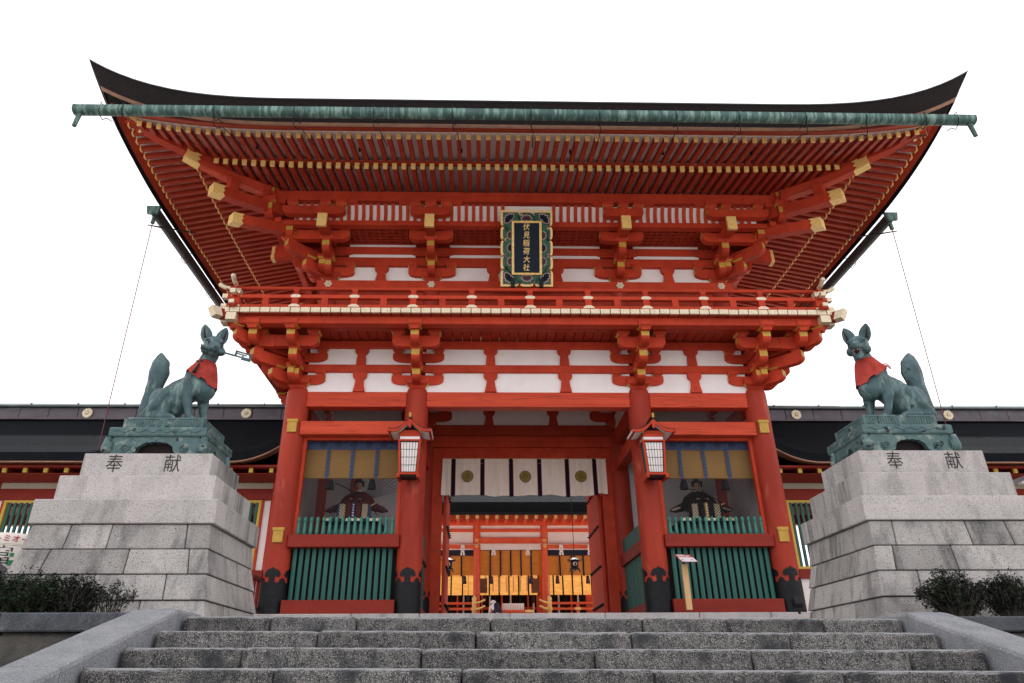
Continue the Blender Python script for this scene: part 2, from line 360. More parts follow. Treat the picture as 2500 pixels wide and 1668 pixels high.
# ------------------------------------------------------------------ staircase of granite steps
S1, SH, SY, SD, TL = 2.104, .15, 6.831, .5236, -.0072
SXC = -.67
def zt(x): return TL*(x-SXC)
st = bpy.data.objects.new('stone_stairs', None); C.objects.link(st); W[st] = ID.copy(); st['kind'] = 'structure'
rows = [[-3.96, -3.17, -2.39, -1.17, .23, 1.01, 1.91, 2.65], [-3.96, -2.62, -1.3, .01, 1.35, 2.64], [-3.97, -3.07, -1.71, -.39, .82, 2.04, 2.64], [-3.98, -2.67, -1.39, -.06, 1.25, 2.64]]
for k in range(4, 14):
    x = -3.97; rw = [x]
    while x < 2.0: x += rnd.uniform(.9, 1.5); rw.append(min(x, 2.64))
    if rw[-1] < 2.64: rw.append(2.64)
    rows.append(rw)
def step_stone(x0, x1, k):
    mb = MB(); n = max(4, int((x1-x0)/.035)) if k < 5 else 6
    yf = SY-SD*k; zt_ = S1-SH*k; sd = rnd.uniform(0, 100)
    dy = rnd.uniform(-.008, .008); dz = rnd.uniform(-.004, .004)
    prof = [(0, -.16), (-.003, -.152), (0, -.10), (.002, -.045)]
    rr = .032
    for i in range(6):
        a = math.pi/2*i/5; prof.append((rr-rr*math.cos(a), -rr+rr*math.sin(a)-.0012))
    prof += [(.12, .0015), (.30, .004), (.56, .006), (.56, -.16)]
    rings = []
    for i in range(n+1):
        t = i/n; x = x0+.007+(x1-x0-.014)*t; e = min(t*(x1-x0), (1-t)*(x1-x0)); sh = .026*max(0, 1-e/.035)**2
        rg = []
        for j, (a, z) in enumerate(prof):
            q = noise.noise(Vector((x*5+sd, a*9+j*.21, z*14)))*.007 + noise.noise(Vector((x*21+sd, j*.7, 3)))*.0045
            f_ = 1 if j < 11 else .3
            rg.append((x, yf+a+dy-q*f_+sh*(1 if j < 10 else 0), zt_+z+zt(x)+dz+q*.5*f_-sh*.5*(1 if 3 < j < 12 else 0)))
        rings.append(rg)
    mb.loft(rings, 0, closed=True, sm=True, cap=True)
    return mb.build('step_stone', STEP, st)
for k, rw in enumerate(rows):
    for a, b in zip(rw, rw[1:]): step_stone(a, b, k)
core = MB()
for k in range(14): core.box(-4.3, 2.95, SY-SD*k+.06, 7.1, .003, S1-SH*k-.165, .002)
core.build('stair_core', MORT, st)
# sloping side ramps, two slabs each, following the flight
def ramp(xa, xb):
    o = bpy.data.objects.new('ramp_stone', None)
    def zz(yy): return S1+(yy-SY)*SH/SD
    cuts = [7.35, 6.78, 5.06, 3.3, 1.5, -.3]
    for i, (ya, yb) in enumerate(zip(cuts, cuts[1:])):
        n = 14; mb = MB(); rings = []
        for q in range(n+1):
            yy = ya-.004+(yb+.004-(ya-.004))*q/n; zc = min(zz(yy)+.062, S1+.055)
            rg = []
            ja = noise.noise(Vector((yy*9, xa, 1)))*.007; jb = noise.noise(Vector((yy*9, xb, 5)))*.007; jz = noise.noise(Vector((yy*6, xa, 9)))*.004
            for x, z in ((xa+ja, -.6), (xa+ja, -.03), (xa+.012+ja, -.006), (xa+.035, 0+jz), ((xa+xb)/2, .004+jz), (xb-.035, 0-jz), (xb-.012+jb, -.006), (xb+jb, -.03), (xb+jb, -.6)):
                rg.append((x, yy, max(zc+z, .002) + zt(x)))
            rings.append(rg)
        mb.loft(rings, 0, closed=True, sm=False, cap=True); mb.build('ramp_stone', GTOP, st)
ramp(-4.40, -3.985); ramp(2.655, 3.07)

# low retaining walls with dark coping beside the stairs
def low_wall(x0, x1, label):
    t = thing('retaining_wall', label, 'wall', ((x0+x1)/2, 6.9, 0))
    n = 4; xs = [x0+(x1-x0)*i/n for i in range(n+1)]
    for a, b in zip(xs, xs[1:]):
        mb = MB(); mb.box(a+.004, b-.004, 6.83, 7.15, 1.985+zt((a+b)/2)*.5, 2.13+zt((a+b)/2), .012); mb.build('coping_stone', KERB, t)
    x = x0; random.seed(3)
    while x < x1:
        for lv, (za, zb) in enumerate(((1.30, 1.975), (.62, 1.28), (.01, .60))):
            ww = rnd.uniform(.75, 1.0); s = rnd.uniform(-.12, .12); xa = x+lv*.11; xb = min(x+.86+lv*.11, x1+.3)
            c = [[[Vector((X, Y, Z+zt(X)*.5)) for Z in (za, zb)] for Y in (6.90-(.03 if 0 else 0), 7.1)] for X in (xa+.012, xb-.012)]
            for j in (0, 1):
                c[0][j][1].x += .14; c[1][j][1].x += .14
            c[0][0][0].y -= .05; c[1][0][0].y -= .05
            MB().hexa(c, .03).build('wall_stone', WALLST, t) if 0 else None
            mb = MB(); mb.hexa(c, .03); mb.build('wall_stone', WALLST, t)
        x += .86
low_wall(-9.2, -4.41, 'dark stone retaining wall with a flat coping left of the stairs')
low_wall(3.08, 7.9, 'dark stone retaining wall with a flat coping right of the stairs')

# ------------------------------------------------------------------ granite plinths of the fox statues
def plinth(xi, sgn, yf, label):
    # xi: inner edge of the top block, sgn: outward direction in x
    t = thing('granite_plinth', label, 'plinth', (xi+sgn*.8, yf+.5, 2.1))
    def X(d): return xi+sgn*d
    lev = [  # ztop, zbot, inner(top,bot) offset (towards stairs +), outer, front, back, front joints, side joints
        (4.15, 3.832, (0, 0), (0, 0), (0, 0), (0, 0), [], [], GRAN, GRANS),
        (3.83, 3.512, (.145, .145), (.145, .145), (.15, .15), (.20, .20), [], [.62], GRAN, GRANS),
        (3.51, 3.23, (.27, .27), (.27, .27), (.30, .30), (.35, .35), [], [.16, .86], GRAN, GRANS),
        (3.222, 2.945, (.225, .265), (.225, .265), (.27, .31), (.30, .33), [.13, .55, .78], [.10, .84], GRANW, GRANS),
        (2.937, 2.665, (.255, .32), (.255, .32), (.31, .37), (.30, .36), [.10, .42, .84], [.22, .87], GRANW, GRANS),
        (2.657, 2.385, (.305, .37), (.305, .37), (.36, .44), (.34, .40), [.2, .62, .80], [.20, .88], GRANW, GRANS),
        (2.377, 2.07, (.35, .42), (.35, .42), (.42, .50), (.37, .43), [.3, .68], [.17, .9], GRANW, GRANS)]
    D0 = 1.07; W0 = 1.58
    for zt1, zb1, ii, oo, ff, bb, fj, sj, mf, ms in lev:
        def P(e, s, f, z, top):   # e: 0 inner..1 outer, f: 0 front..1 back
            q = 0 if top else 1
            xin, xout = -ii[q], W0+oo[q]; yfr, ybk = yf-ff[q], yf+D0+bb[q]
            return Vector((X(xin+(xout-xin)*e), yfr+(ybk-yfr)*f, z))
        js = [0]+fj+[1]; th = .22
        for a, b in zip(js, js[1:]):
            ga = .003 if a else 0; gb_ = .003 if b < 1 else 0
            c = [[[P(e, 0, f, z, tp) for z, tp in ((zb1, 0), (zt1, 1))] for f in (0, th)] for e in (a+ga, b-gb_)]
            MB().hexa(c, .008).build('stone_block', [mf], t) if 0 else None
            mb = MB(); mb.hexa(c, .008); mb.build('stone_block', mf, t)
        s0 = [th]+[th+(1-th)*q for q in sj]+[1]
        for side in (0, 1):
            for a, b in zip(s0, s0[1:]):
                e0, e1 = ((0, .2), (.8, 1))[side]
                c = [[[P(e, 0, f, z, tp) for z, tp in ((zb1, 0), (zt1, 1))] for f in (a+.002, b-.003)] for e in (e0, e1)]
                mb = MB(); mb.hexa(c, .008); mb.build('stone_block', ms, t)
        mb = MB(); c = [[[P(e, 0, f, z, tp) for z, tp in ((zb1, 0), (zt1-.006, 1))] for f in (th-.02, .99)] for e in (.15, .85)]
        mb.hexa(c, .004); mb.build('core_stone', MORT, t)
    for ch, e in ((('奉', .26), ('献', .72)) if sgn < 0 else (('奉', .27), ('献', .75))):
        pass
    x0, x1 = sorted((X(0), X(W0)))
    for ch, e in (('奉', .25 if sgn < 0 else .27), ('献', .70 if sgn < 0 else .74)):
        me = text_mesh(ch, .26, INKE, .0015, 0)
        put('engraved_character', me, t, T((x0+(x1-x0)*e, yf-.0012, 4.005)) @ Rx(R(90)) @ Matrix.Diagonal((.82, .92, 1, 1)))
    return t
plinth(-4.61, -1, 8.5, 'stepped granite plinth under the fox that holds a key, left of the stairs')
plinth(3.46, 1, 8.33, 'stepped granite plinth under the open-mouthed fox, right of the stairs')

# ------------------------------------------------------------------ bronze foxes on their pedestals
def pedestal(t, x0, x1, y0, y1):
    # x0..x1, y0..y1: upper box
    mb = MB(); mb.box(x0, x1, y0, y1, 4.50, 4.66, .008)
    def panel(M, L):
        a, b = .05, L/2-.03
        for s in (0, 1):
            u0, u1 = (a, b) if s == 0 else (L-b, L-a)
            pr = [(u0+.03, .03), (u1-.03, .03), (u1, .055), (u1, .115), (u1-.03, .14), (u0+.03, .14), (u0, .115), (u0, .055)]
            for (p0, p1) in zip(pr, pr[1:]+pr[:1]): mb.tube([M @ Vector((p0[0], -.002, p0[1])), M @ Vector((p1[0], -.002, p1[1]))], .006, 5)
            n = 10
            for i in range(n):
                u = u0+.04+(u1-u0-.08)*i/(n-1); mb.box(u-.006, u+.006, -.008, .0, .042, .128, .002, M=M)
    panel(T((x0, y0, 4.495)), x1-x0)
    panel(T((x1, y0, 4.495)) @ Rz(R(90)), y1-y0); panel(T((x0, y1, 4.495)) @ Rz(R(-90)), y1-y0)
    mb.build('panelled_block', BRONZEP, t)
    mb = MB(); e = .10
    prof = [(-.02, 0), (.012, .03), (.012, .095), (0, .115)]
    rings = []
    for o, z in ((-.05, 4.365), (-.01, 4.375), (.0, 4.395), (.0, 4.482), (-.012, 4.494), (-.05, 4.502)):
        q = e+o; rings.append([(x0-q, y0-q, z), (x1+q, y0-q, z), (x1+q, y1+q, z), (x0-q, y1+q, z)])
    mb.loft(rings, 0, cap=True)
    for i in range(26):     # the scrolling vine on the rim
        for yy, xx in ((y0-e-.003, None),):
            xa = x0-e+.06+(x1-x0+2*e-.12)*i/26; xb = x0-e+.06+(x1-x0+2*e-.12)*(i+1)/26
            mb.tube([(xa, yy, 4.438+.018*math.sin(i*1.5)), (xb, yy, 4.438+.018*math.sin((i+1)*1.5))], .005, 5)
    for xx in (x0-e-.003, x1+e+.003):
        for i in range(20):
            ya = y0-e+.06+(y1-y0+2*e-.12)*i/20; yb = ya+(y1-y0+2*e-.12)/20
            mb.tube([(xx, ya, 4.438+.018*math.sin(i*1.5)), (xx, yb, 4.438+.018*math.sin((i+1)*1.5))], .005, 5)
    mb.build('rim', BRONZEP, t)
    # arched feet with scrolls
    mb = MB()
    def foot_panel(M, L, n=18):
        outl = [(-.03, 0), (.02, 0)]; c = L/2; hw = L/2-.34
        pr = [(.0, 0), (-.045, .03), (-.055, .08), (-.035, .14), (.02, .185), (.06, .215), (L-.06, .215), (L-.02, .185), (L+.035, .14), (L+.055, .08), (L+.045, .03), (L, 0), (L-.30, 0)]
        for i in range(n+1):
            u = 1-2*i/n; pr.append((c+hw*u*1.0, .02+.125*(1-abs(u)**3)**.6 + .010*abs(math.sin(u*9))))
        pr.append((.30, 0))
        mb.prism(pr, 0, .07, M)
        for cx in (.22, L-.22):
            for rr, zz in ((.075, .0),):
                pts = [(cx+(.010+.050*k/18)*math.cos(k*.62)*(1 if cx < c else -1), -.006, .068+(.010+.050*k/18)*math.sin(k*.62)) for k in range(19)]
                mb.tube([M @ Vector(q) for q in pts], .010, 5)
    xa, xb, ya, yb = (x0-.08, x1+.06, y0-.05, y1-.02) if x0 < 0 else (x0-.06, x1+.08, y0-.05, y1-.02)
    foot_panel(T((xa, ya-.02, 4.155)), xb-xa)
    foot_panel(T((xb+.02, ya, 4.155)) @ Rz(R(90)), yb-ya); foot_panel(T((xa-.02, yb, 4.155)) @ Rz(R(-90)), yb-ya)
    foot_panel(T((xb, yb+.02, 4.155)) @ Rz(R(180)), xb-xa)
    for x, yy in ((xa-.015, ya-.015), (xb+.015, ya-.015), (xa-.015, yb+.015), (xb+.015, yb+.015)):
        lathe(mb, [(.04, 0), (.062, .03), (.068, .08), (.055, .14), (.04, .21)], 12, T((x, yy, 4.155)))
    mb.box(xa+.05, xb-.05, ya+.10, ya+.12, 4.16, 4.36, .002, mi=1)
    mb.build('scrolled_feet', [BRONZEP, DARK], t)
def fox(ox, oy, s, key, label, base):
    t = thing('fox_statue', label, 'statue', (ox, oy, 4.15), group=None)
    pedestal(t, *base)
    oz = 4.655
    def V(x, y_, z, r_): return (ox+s*x, oy+y_, oz+z*(1.03 if s > 0 else 1.0), r_)
    mb = MB()
    # torso and rump
    limb(mb, [V(-.20, .0, .27, .20), V(-.02, .0, .42, .195), V(.17, 0, .55, .175), V(.22, 0, .63, .15)])
    limb(mb, [V(-.16, 0, .17, .17), V(-.05, 0, .28, .16)])
    ell(mb, V(.27, 0, .50, 0)[:3], (.16, .17, .20))
    limb(mb, [V(.15, 0, .68, .150), V(.24, -.01, .84, .118), V(.30, -.03, .98, .105)])
    for sg in (-1, 1):   # hind legs folded, front legs straight
        ell(mb, V(-.19, sg*.15, .24, 0)[:3], (.155, .085, .22), Ry(R(-18*s)))
        limb(mb, [V(-.14, sg*.18, .36, .08), V(-.22, sg*.19, .20, .075), V(-.36, sg*.18, .06, .05)])
        limb(mb, [V(-.36, sg*.18, .05, .05), V(-.18, sg*.19, .045, .05), V(-.04, sg*.19, .04, .055), V(.01, sg*.19, .03, .045)])
        dx = 0 if sg < 0 else .13
        limb(mb, [V(.10+dx, sg*.10, .52, .10), V(.12+dx, sg*.13, .36, .078), V(.17+dx*.8, sg*.13, .18, .052), V(.21+dx*.8, sg*.13, .05, .045), V(.27+dx*.8, sg*.135, .03, .042)])
        for tt in (-1, 0, 1):
            ell(mb, V(.30+dx*.8, sg*.135+tt*.028, .022, 0)[:3], (.035, .018, .022)); ell(mb, V(.04, sg*.19+tt*.028, .022, 0)[:3], (.038, .018, .022))
        ell(mb, V(.15+dx*.6, sg*.13, .42, 0)[:3], (.085, .07, .11))
    # tail
    limb(mb, [V(-.26, .02, .10, .08), V(-.40, .03, .07, .075), V(-.47, .03, .20, .082), V(-.44, .03, .40, .092), V(-.40, .03, .58, .118), V(-.385, .03, .73, .140), V(-.39, .03, .84, .125), V(-.41, .03, .94, .07), V(-.42, .03, 1.02, .018)], .72)
    body = remesh(mb, 'body', BRONZE, .0135, 5, lambda c: c+Vector((noise.noise(c*9), noise.noise(c*9+Vector((9, 0, 0))), 0))*.006)
    put('body', body, t)
    # head: looks out over the stairs, own local frame (x right, -y forward)
    hd = MB(); ell(hd, (0, 0, 0), (.130, .160, .150)); ell(hd, (0, -.06, .03), (.120, .12, .10))
    if key:
        limb(hd, [(0, -.12, -.030, .082), (0, -.21, -.068, .058), (0, -.285, -.090, .044)])
        limb(hd, [(0, -.10, -.095, .06), (0, -.22, -.122, .036)])
    else:
        limb(hd, [(0, -.12, -.015, .085), (0, -.20, -.030, .064), (0, -.26, -.030, .048)])
        limb(hd, [(0, -.06, -.10, .070), (0, -.14, -.155, .046), (0, -.205, -.185, .034)])
    ell(hd, (0, -.325 if key else -.30, -.070 if key else -.01), (.028, .022, .022))
    for sg in (-1, 1):
        ell(hd, (sg*.066, -.132, .064), (.062, .034, .018), Ry(R(22*sg)) @ Rx(R(-15)))    # brow
        ell(hd, (sg*.062, -.145, .028), (.034, .02, .012), Ry(R(20*sg)))                 # eye
        ell(hd, (sg*.098, -.05, -.060), (.052, .07, .06))                                # cheek
        for i in range(10):   # ear, wide base to a point
            q = i/9; rr = .078*math.sin(math.pi*(.30+.70*q))**.9+.003
            ell(hd, (sg*(.078+.060*q), .045-.015*q, .10+.205*q), (rr, .020, rr*.8), Ry(R(12*sg)))
    HM = T(V(.32, -.06, 1.075, 0)[:3]) @ Rz(R(28 if key else -40)) @ Rx(R(8)) @ Ry(R(-3*s)) @ Matrix.Scale(1.06, 4)
    me = remesh(hd, 'head', BRONZE, .0095, 2); put('head', me, t, HM)
    d = MB()
    for sg in (-1, 1):
        ell(d, (sg*.064, -.160, .026), (.026, .010, .006), Ry(R(20*sg)))
        d.prism([(sg*(.098), .115), (sg*(.13), .115), (sg*.146, .27)], -.02, -.008, T((0, .02, 0)))
    if not key: ell(d, (0, -.20, -.095), (.034, .05, .028))
    d.build('dark_recess', DARK, t, HM, stuff=True)
    d = MB()
    for sg in (-1, 1):
        for i in range(3): d.cyl((sg*(.020+.014*i), -.245+.03*i, (-.085 if key else -.075)), (sg*(.020+.014*i), -.245+.03*i, (-.105 if key else -.098)), .006, .002, 5)
    d.build('teeth', PINK, t, HM, stuff=True)
    # bib
    bb = MB(); rings = []; N = 40
    for j in range(9):
        q = j/8
        cx, cz = .262-.035*q, .895-.275*q; rx, ry = .118+.105*q**.8, .122+.088*q**.8; tilt = -.42*q-.15
        rg = []
        for i in range(N):
            a = 2*math.pi*i/N; x = rx*math.cos(a); yy = ry*math.sin(a)
            wv = .015*q*math.sin(a*6+q*2)+.009*q*math.sin(a*11+1)+.006*q*math.sin(a*19)
            rg.append(Vector((ox+s*(cx+x*(1+wv*3)), oy+yy*(1+wv*3)-.01, oz+cz+x*tilt+wv*1.0)))
        rings.append(rg)
    inner = [[q+(Vector((ox+s*.24, oy, q.z))-q)*.045 for q in rg] for rg in rings]
    bb.loft(rings, 0, sm=True); bb.loft(inner, 0, sm=True); bb.loft([rings[-1], inner[-1]]); bb.loft([rings[0], inner[0]])
    bb.build('bib', BIB, t)
    if key:
        k_ = MB(); M = HM @ T((0, -.215, -.093))
        k_.cyl(M @ Vector((-.16, 0, .02)), M @ Vector((.13, 0, -.02)), .030, .030, 12)
        for xx in (-.16, -.06, .04, .12): k_.cyl(M @ Vector((xx-.008, 0, .02-(xx+.16)*.138)), M @ Vector((xx+.008, 0, .02-(xx+.16)*.138)), .038, .038, 12)
        k_.box(.12, .43, -.010, .010, -.010, .012, .003, M=M @ Ry(R(8)))
        for a, b, c_, d_ in ((.25, .46, .055, .075), (.43, .46, -.03, .075), (.25, .275, .012, .075), (.34, .46, -.03, -.008), (.34, .365, -.03, .035), (.27, .40, .03, .045)):
            k_.box(a, b, -.011, .011, c_, d_, .003, M=M @ Ry(R(8)))
        k_.build('key', BRONZE, t)
        ts = MB(); px_, pz_ = ox+s*.235, oz+.80; py_ = oy-.20
        ts.tube([(px_+.01, py_+.05, pz_+.17), (px_, py_, pz_+.03)], .005, 5)
        for a in (-1, 1): ts.tube([(px_, py_, pz_+.03), (px_+a*.045, py_-.005, pz_+.045), (px_+a*.05, py_-.005, pz_+.022), (px_, py_, pz_+.03)], .006, 5)
        lathe(ts, [(.010, 0), (.015, -.03), (.015, -.05), (.023, -.16)], 10, T((px_, py_, pz_)) @ Rx(R(-16)) @ Ry(R(12)))
        ts.build('tassel', BLACK, t)
    else:
        ts = MB()
        for a in (0, 1): ts.tube([(ox+s*.10, oy-.06, oz+.80), (ox+s*.02, oy-.09, oz+.81-.03*a), (ox+s*(-.03), oy-.10, oz+.75-.03*a)], .008, 5)
        ts.build('bib_knot', BIB, t)
    return t
fox(-5.31, 8.87, 1, True, 'green bronze seated fox with a key in its mouth and a red bib', (-5.86, -4.84, 8.60, 9.40))
fox(4.31, 8.70, -1, False, 'green bronze seated fox with open mouth and a red bib, on the right plinth', (3.68, 4.64, 8.43, 9.22))

# ------------------------------------------------------------------ the two-storey gate
YF, YM, YB, YC = 17.5, 20.9, 24.3, 20.9          # front, middle, back column lines; centre of the roof
XO, XI = 6.15, 2.98
gate = thing('shrine_gate', 'large two-storey vermilion gate with a sweeping dark bark roof at the top of the stairs', 'gate', (0, YC, 2.95))
def gp(name, mb, mats, **k): return mb.build(name, mats, gate, **k)
# pillars with black iron feet
def lobe_h(th):     # iron foot outline: list of z intervals above the floor at angle th (front lobe at 0)
    base = .74; out = [(0, base)]
    return out
def iron_foot(x, yy, r_, dirs, h=1.0):
    mb = MB(); R2 = r_+.014; zf = 2.88; n = 150
    def iv(th):
        best = []
        for d in dirs:
            u = (th-d+math.pi) % (2*math.pi)-math.pi; a = u*R2
            q = abs(a)
            if q < .20:
                hz = .93*h; up = hz-.02+.135*h*math.sqrt(max(0, 1-(q/.2)**2))+.035*max(0, 1-q/.035)
                lo_ = hz-.015-.055*math.sqrt(max(0, 1-((q-.14)/.06)**2)) if q > .08 else None
                best.append((lo_, up))
        return best
    def shape(th):
        dd = min(abs((th-d+math.pi) % (2*math.pi)-math.pi) for d in dirs)*R2
        sh = .80*h-.06*h*math.sqrt(max(0, 1-((dd-.125)/.06)**2)) + .05*h*max(0, (dd-.17)/.08)
        s_ = iv(th); return sh, (s_[0] if s_ else None)
    for i in range(n):
        ta, tb = 2*math.pi*i/n, 2*math.pi*(i+1)/n
        def quad(a0, b0, a1, b1):
            P = lambda a, z, q: (x+q*math.sin(a), yy-q*math.cos(a), zf+z)
            vs = [P(ta, a0, R2), P(tb, b0, R2), P(tb, b1, R2), P(ta, a1, R2), P(ta, a0, r_-.01), P(tb, b0, r_-.01), P(tb, b1, r_-.01), P(ta, a1, r_-.01)]
            mb.add(vs, [[0, 1, 2, 3], [3, 2, 6, 7], [0, 4, 5, 1]])
        (sa, la), (sb, lb) = shape(ta), shape(tb)
        if la and lb and la[0] is None and lb[0] is None: quad(0, 0, la[1], lb[1]); continue
        quad(0, 0, sa, sb)
        if la or lb:
            la = la or (lb[0], lb[0] if lb[0] else lb[1]); lb = lb or (la[0], la[0] if la[0] else la[1])
            quad(la[0] if la[0] is not None else sa, lb[0] if lb[0] is not None else sb, la[1], lb[1])
    for i in range(28):
        for z in (.08, .34, .52):
            a = 2*math.pi*i/28; mb.add([(x+(R2+.001)*math.sin(a+q)*1, yy-(R2+.001)*math.cos(a+q), zf+z+w_) for q, w_ in ((-.014, 0), (0, -.009), (.014, 0), (0, .009))]+[(x+(R2+.009)*math.sin(a), yy-(R2+.009)*math.cos(a), zf+z)], [[0, 1, 4], [1, 2, 4], [2, 3, 4], [3, 0, 4]])
    return mb
pil = {}
for yy in (YF, YM, YB):
    for x in (-XO, -XI, XI, XO):
        mb = MB(); r0 = .31
        mb.cyl((x, yy, 2.87), (x, yy, 8.30), r0, .305, 40, caps=False); mb.loft([[(x+q*math.cos(2*math.pi*i/40), yy+q*math.sin(2*math.pi*i/40), z) for i in range(40)] for q, z in ((.305, 8.30), (.300, 8.50), (.27, 8.59), (.1, 8.60))], sm=True)
        pl = gp('pillar', mb, REDC)
        if yy < 22:
            iron_foot(x, yy, r0, [0, R(90), R(180), R(270)], 1.04 if yy < 18 else .95).build('iron_foot', BLACK, pl)
        pil[(x, yy)] = pl
# ochre cover plates on the outer pillars
for x in (-XO, XO):
    for z in (7.49, 4.73):
        s = 1 if x < 0 else -1; a = .0
        mb = MB(); mb.box(-.12, .12, -.03, .03, -.17, .17, .006, M=T((x+.02*s, YF-.318, z))); mb.box(-.14, .14, -.045, .03, .10, .18, .006, M=T((x+.02*s, YF-.318, z)))
        mb.build('cover_plate', OCHRE, pil[(x, YF)])
# tie beams of the front
segs = [(-XO, -XI), (-XI, XI), (XI, XO)]
def beam(x0, x1, y0, y1, z0, z1, m=REDX, name='beam', b=.012): mb = MB(); mb.box(x0, x1, y0, y1, z0, z1, b); return gp(name, mb, m)
for x0, x1 in segs: beam(x0+.27, x1-.27, YF-.16, YF+.16, 8.08, 8.50)
for s in (-1, 1): beam(min(s*XI, s*XO)+.22, max(s*XI, s*XO)-.22, YF-.30, YF+.12, 7.27, 7.63, name='beam')
for s in (-1, 1):
    x0, x1 = sorted((s*XI, s*XO))
    beam(x0+.25, x1-.25, YF-.27, YF+.1, 4.46, 4.76, REDDARK, 'rail'); beam(x0+.28, x1-.28, YF-.31, YF+.15, 2.878, 3.26, REDDARK, 'sill')
    beam(x0+.28, x0+.38, YF-.06, YF+.06, 4.76, 7.27, RED, 'frame_post', .006); beam(x1-.38, x1-.28, YF-.06, YF+.06, 4.76, 7.27, RED, 'frame_post', .006)
    beam(x0+.38, x1-.38, YF-.05, YF+.06, 7.20, 7.27, RED, 'frame_head', .006)
    beam(x0+.28, x1-.28, YF+.10, YF+.14, 3.26, 4.46, DARK, 'backing_board', .003)
    n = 16; xa, xb = (-5.735, -3.44) if s < 0 else (3.44, 5.735)
    for i in range(n):     # green bars below, turned post tops above the rail
        x = xa+(xb-xa)*i/(n-1)
        mb = MB(); mb.prism([(-.045, -.03), (.045, -.03), (.048, .02), (.0, .045), (-.048, .02)], 0, 1, T((x, YF-.03, 3.26)) @ Rx(R(90)) @ Matrix.Diagonal((1, -1, 1, 1)) @ Matrix(((1, 0, 0, 0), (0, -1.2, 0, 0), (0, 0, 1, 0), (0, 0, 0, 1))) if False else Matrix(((1, 0, 0, x), (0, 0, -1, YF-.05), (0, 1.2, 0, 3.26), (0, 0, 0, 1))))
        gp('slat', mb, GREEN)
        mb = MB(); lathe(mb, [(.052, 4.76), (.048, 4.86), (.036, 5.07), (.034, 5.09), (.043, 5.10), (.044, 5.17), (.030, 5.215), (.008, 5.225)], 8, T((x, YF-.05, 0)))
        gp('post_top', mb, GREENL)
    # wire mesh in front of the niche and the transom
    mb = MB(); x0m, x1m = x0+.38, x1-.38
    for (za, zb) in ((4.76, 7.2), (7.63, 8.08)):
        h = zb-za; wd = x1m-x0m; k = -h
        while k < wd:
            for sg in (0, 1):
                a0, a1 = max(0, k), min(wd, k+h); z0, z1 = za+a0-k, za+a1-k
                pa, pb = (x0m+a0, x0m+a1) if sg == 0 else (x1m-a0, x1m-a1)
                mb.add([(pa, YF+.07, z0), (pb, YF+.07, z1), (pb+.003, YF+.07, z1), (pa+.003, YF+.07, z0), (pa, YF+.073, z0), (pb, YF+.073, z1)], [[0, 1, 2, 3], [0, 1, 5, 4]])
            k += .085
    gp('wire_mesh', mb, WIRE, stuff=True)
# frieze walls: white panels, struts, beams
def frieze(x0, x1, yy, rows, name='plaster_panel', m=WHITE):
    for za, zb in rows: mb = MB(); mb.box(x0, x1, yy-.05, yy+.05, za, zb, .003); gp(name, mb, m)
def strut(x, yy, za, zb, m=RED, wt=.11, wb=.16):
    h = zb-za; mb = MB(); hb = h*.62
    prof = [(-wb, 0), (wb, 0), (wt+.01, hb*.55), (wt-.005, hb), (wt+.02, hb+.02)]
    prof += [(wt+.055, hb+.05), (wt+.075, hb+.09), (wt+.08, h), (-wt-.08, h), (-wt-.075, hb+.09), (-wt-.055, hb+.05), (-wt-.02, hb+.02), (-wt+.005, hb), (-wt-.01, hb*.55)]
    mb.prism(prof, -.10, .06, T((x, yy, za))); gp('strut', mb, m)
YW = YF-.10
for x0, x1 in segs:
    frieze(x0+.2, x1-.2, YW+.03, [(8.50, 9.07), (9.27, 9.80)])
    beam(x0+.05, x1-.05, YW-.10, YW+.12, 9.06, 9.28, RED); beam(x0+.05, x1-.05, YW-.13, YW+.15, 9.77, 9.98, RED)
for x in (-4.53, -1.01, 1.01, 4.53): strut(x, YW, 8.50, 9.06); strut(x, YW, 9.28, 9.77, wb=.13)
# ---- bracket kit
def arm_prof(a0, a1, h, c0, c1, cl=.24):
    pts = [(a0, h), (a1, h)]; em = [0]
    def curve(a, sg):
        out = []
        for i in range(7):
            q = math.pi/2*i/6; out.append((a+sg*(cl-cl*math.cos(math.pi/2-q) if False else cl*(1-math.cos(q))), h*.50*(1-math.sin(q))))
        return out
    e = []
    if c1: right = [(a1, h*.50)]+[(a1-cl*(1-math.cos(math.pi/2*i/6)), h*.50*(1-math.sin(math.pi/2*i/6))) for i in range(1, 7)]
    else: right = [(a1, 0)]
    if c0: left = [(a0+cl*(1-math.cos(math.pi/2*i/6)), h*.50*(1-math.sin(math.pi/2*i/6))) for i in range(6, 0, -1)]+[(a0, h*.50)]
    else: left = [(a0, 0)]
    pr = [(a0, h), (a1, h)]+right+left
    n = len(pr); e = [0]*n; e[1] = 1 if c1 else 0; e[n-1] = 1 if c0 else 0
    return pr, e
def arm(o, u, a0, a1, z, h, wd, c0, c1, name='bracket_arm', cl=.24, parent=None):
    # o: origin (x, y); u: unit direction in plan
    u = Vector((u[0], u[1], 0)).normalized(); v = Vector((-u.y, u.x, 0))
    M = Matrix(((u.x, v.x, 0, o[0]), (u.y, v.y, 0, o[1]), (0, 0, 1, z), (0, 0, 0, 1)))
    pr, e = arm_prof(a0, a1, h, c0, c1, cl); mb = MB(); mb.prism(pr, -wd/2, wd/2, ID, 0, e)
    return mb.build(name, [RED, OCHRE], parent or gate, M)
def _masu():
    mb = MB(); rings = []
    for q, z in ((.31, 0), (.32, .14), (.37, .32), (.50, .50), (.50, 1.0)): rings.append([(-q, -q, z), (q, -q, z), (q, q, z), (-q, q, z)])
    mb.loft(rings, 0, cap=True)
    mb.m[4*2+0] = mb.m[4*2+2] = 1
    return mb.mesh('bearing_block', [RED, OCHRE])
MASU = _masu()
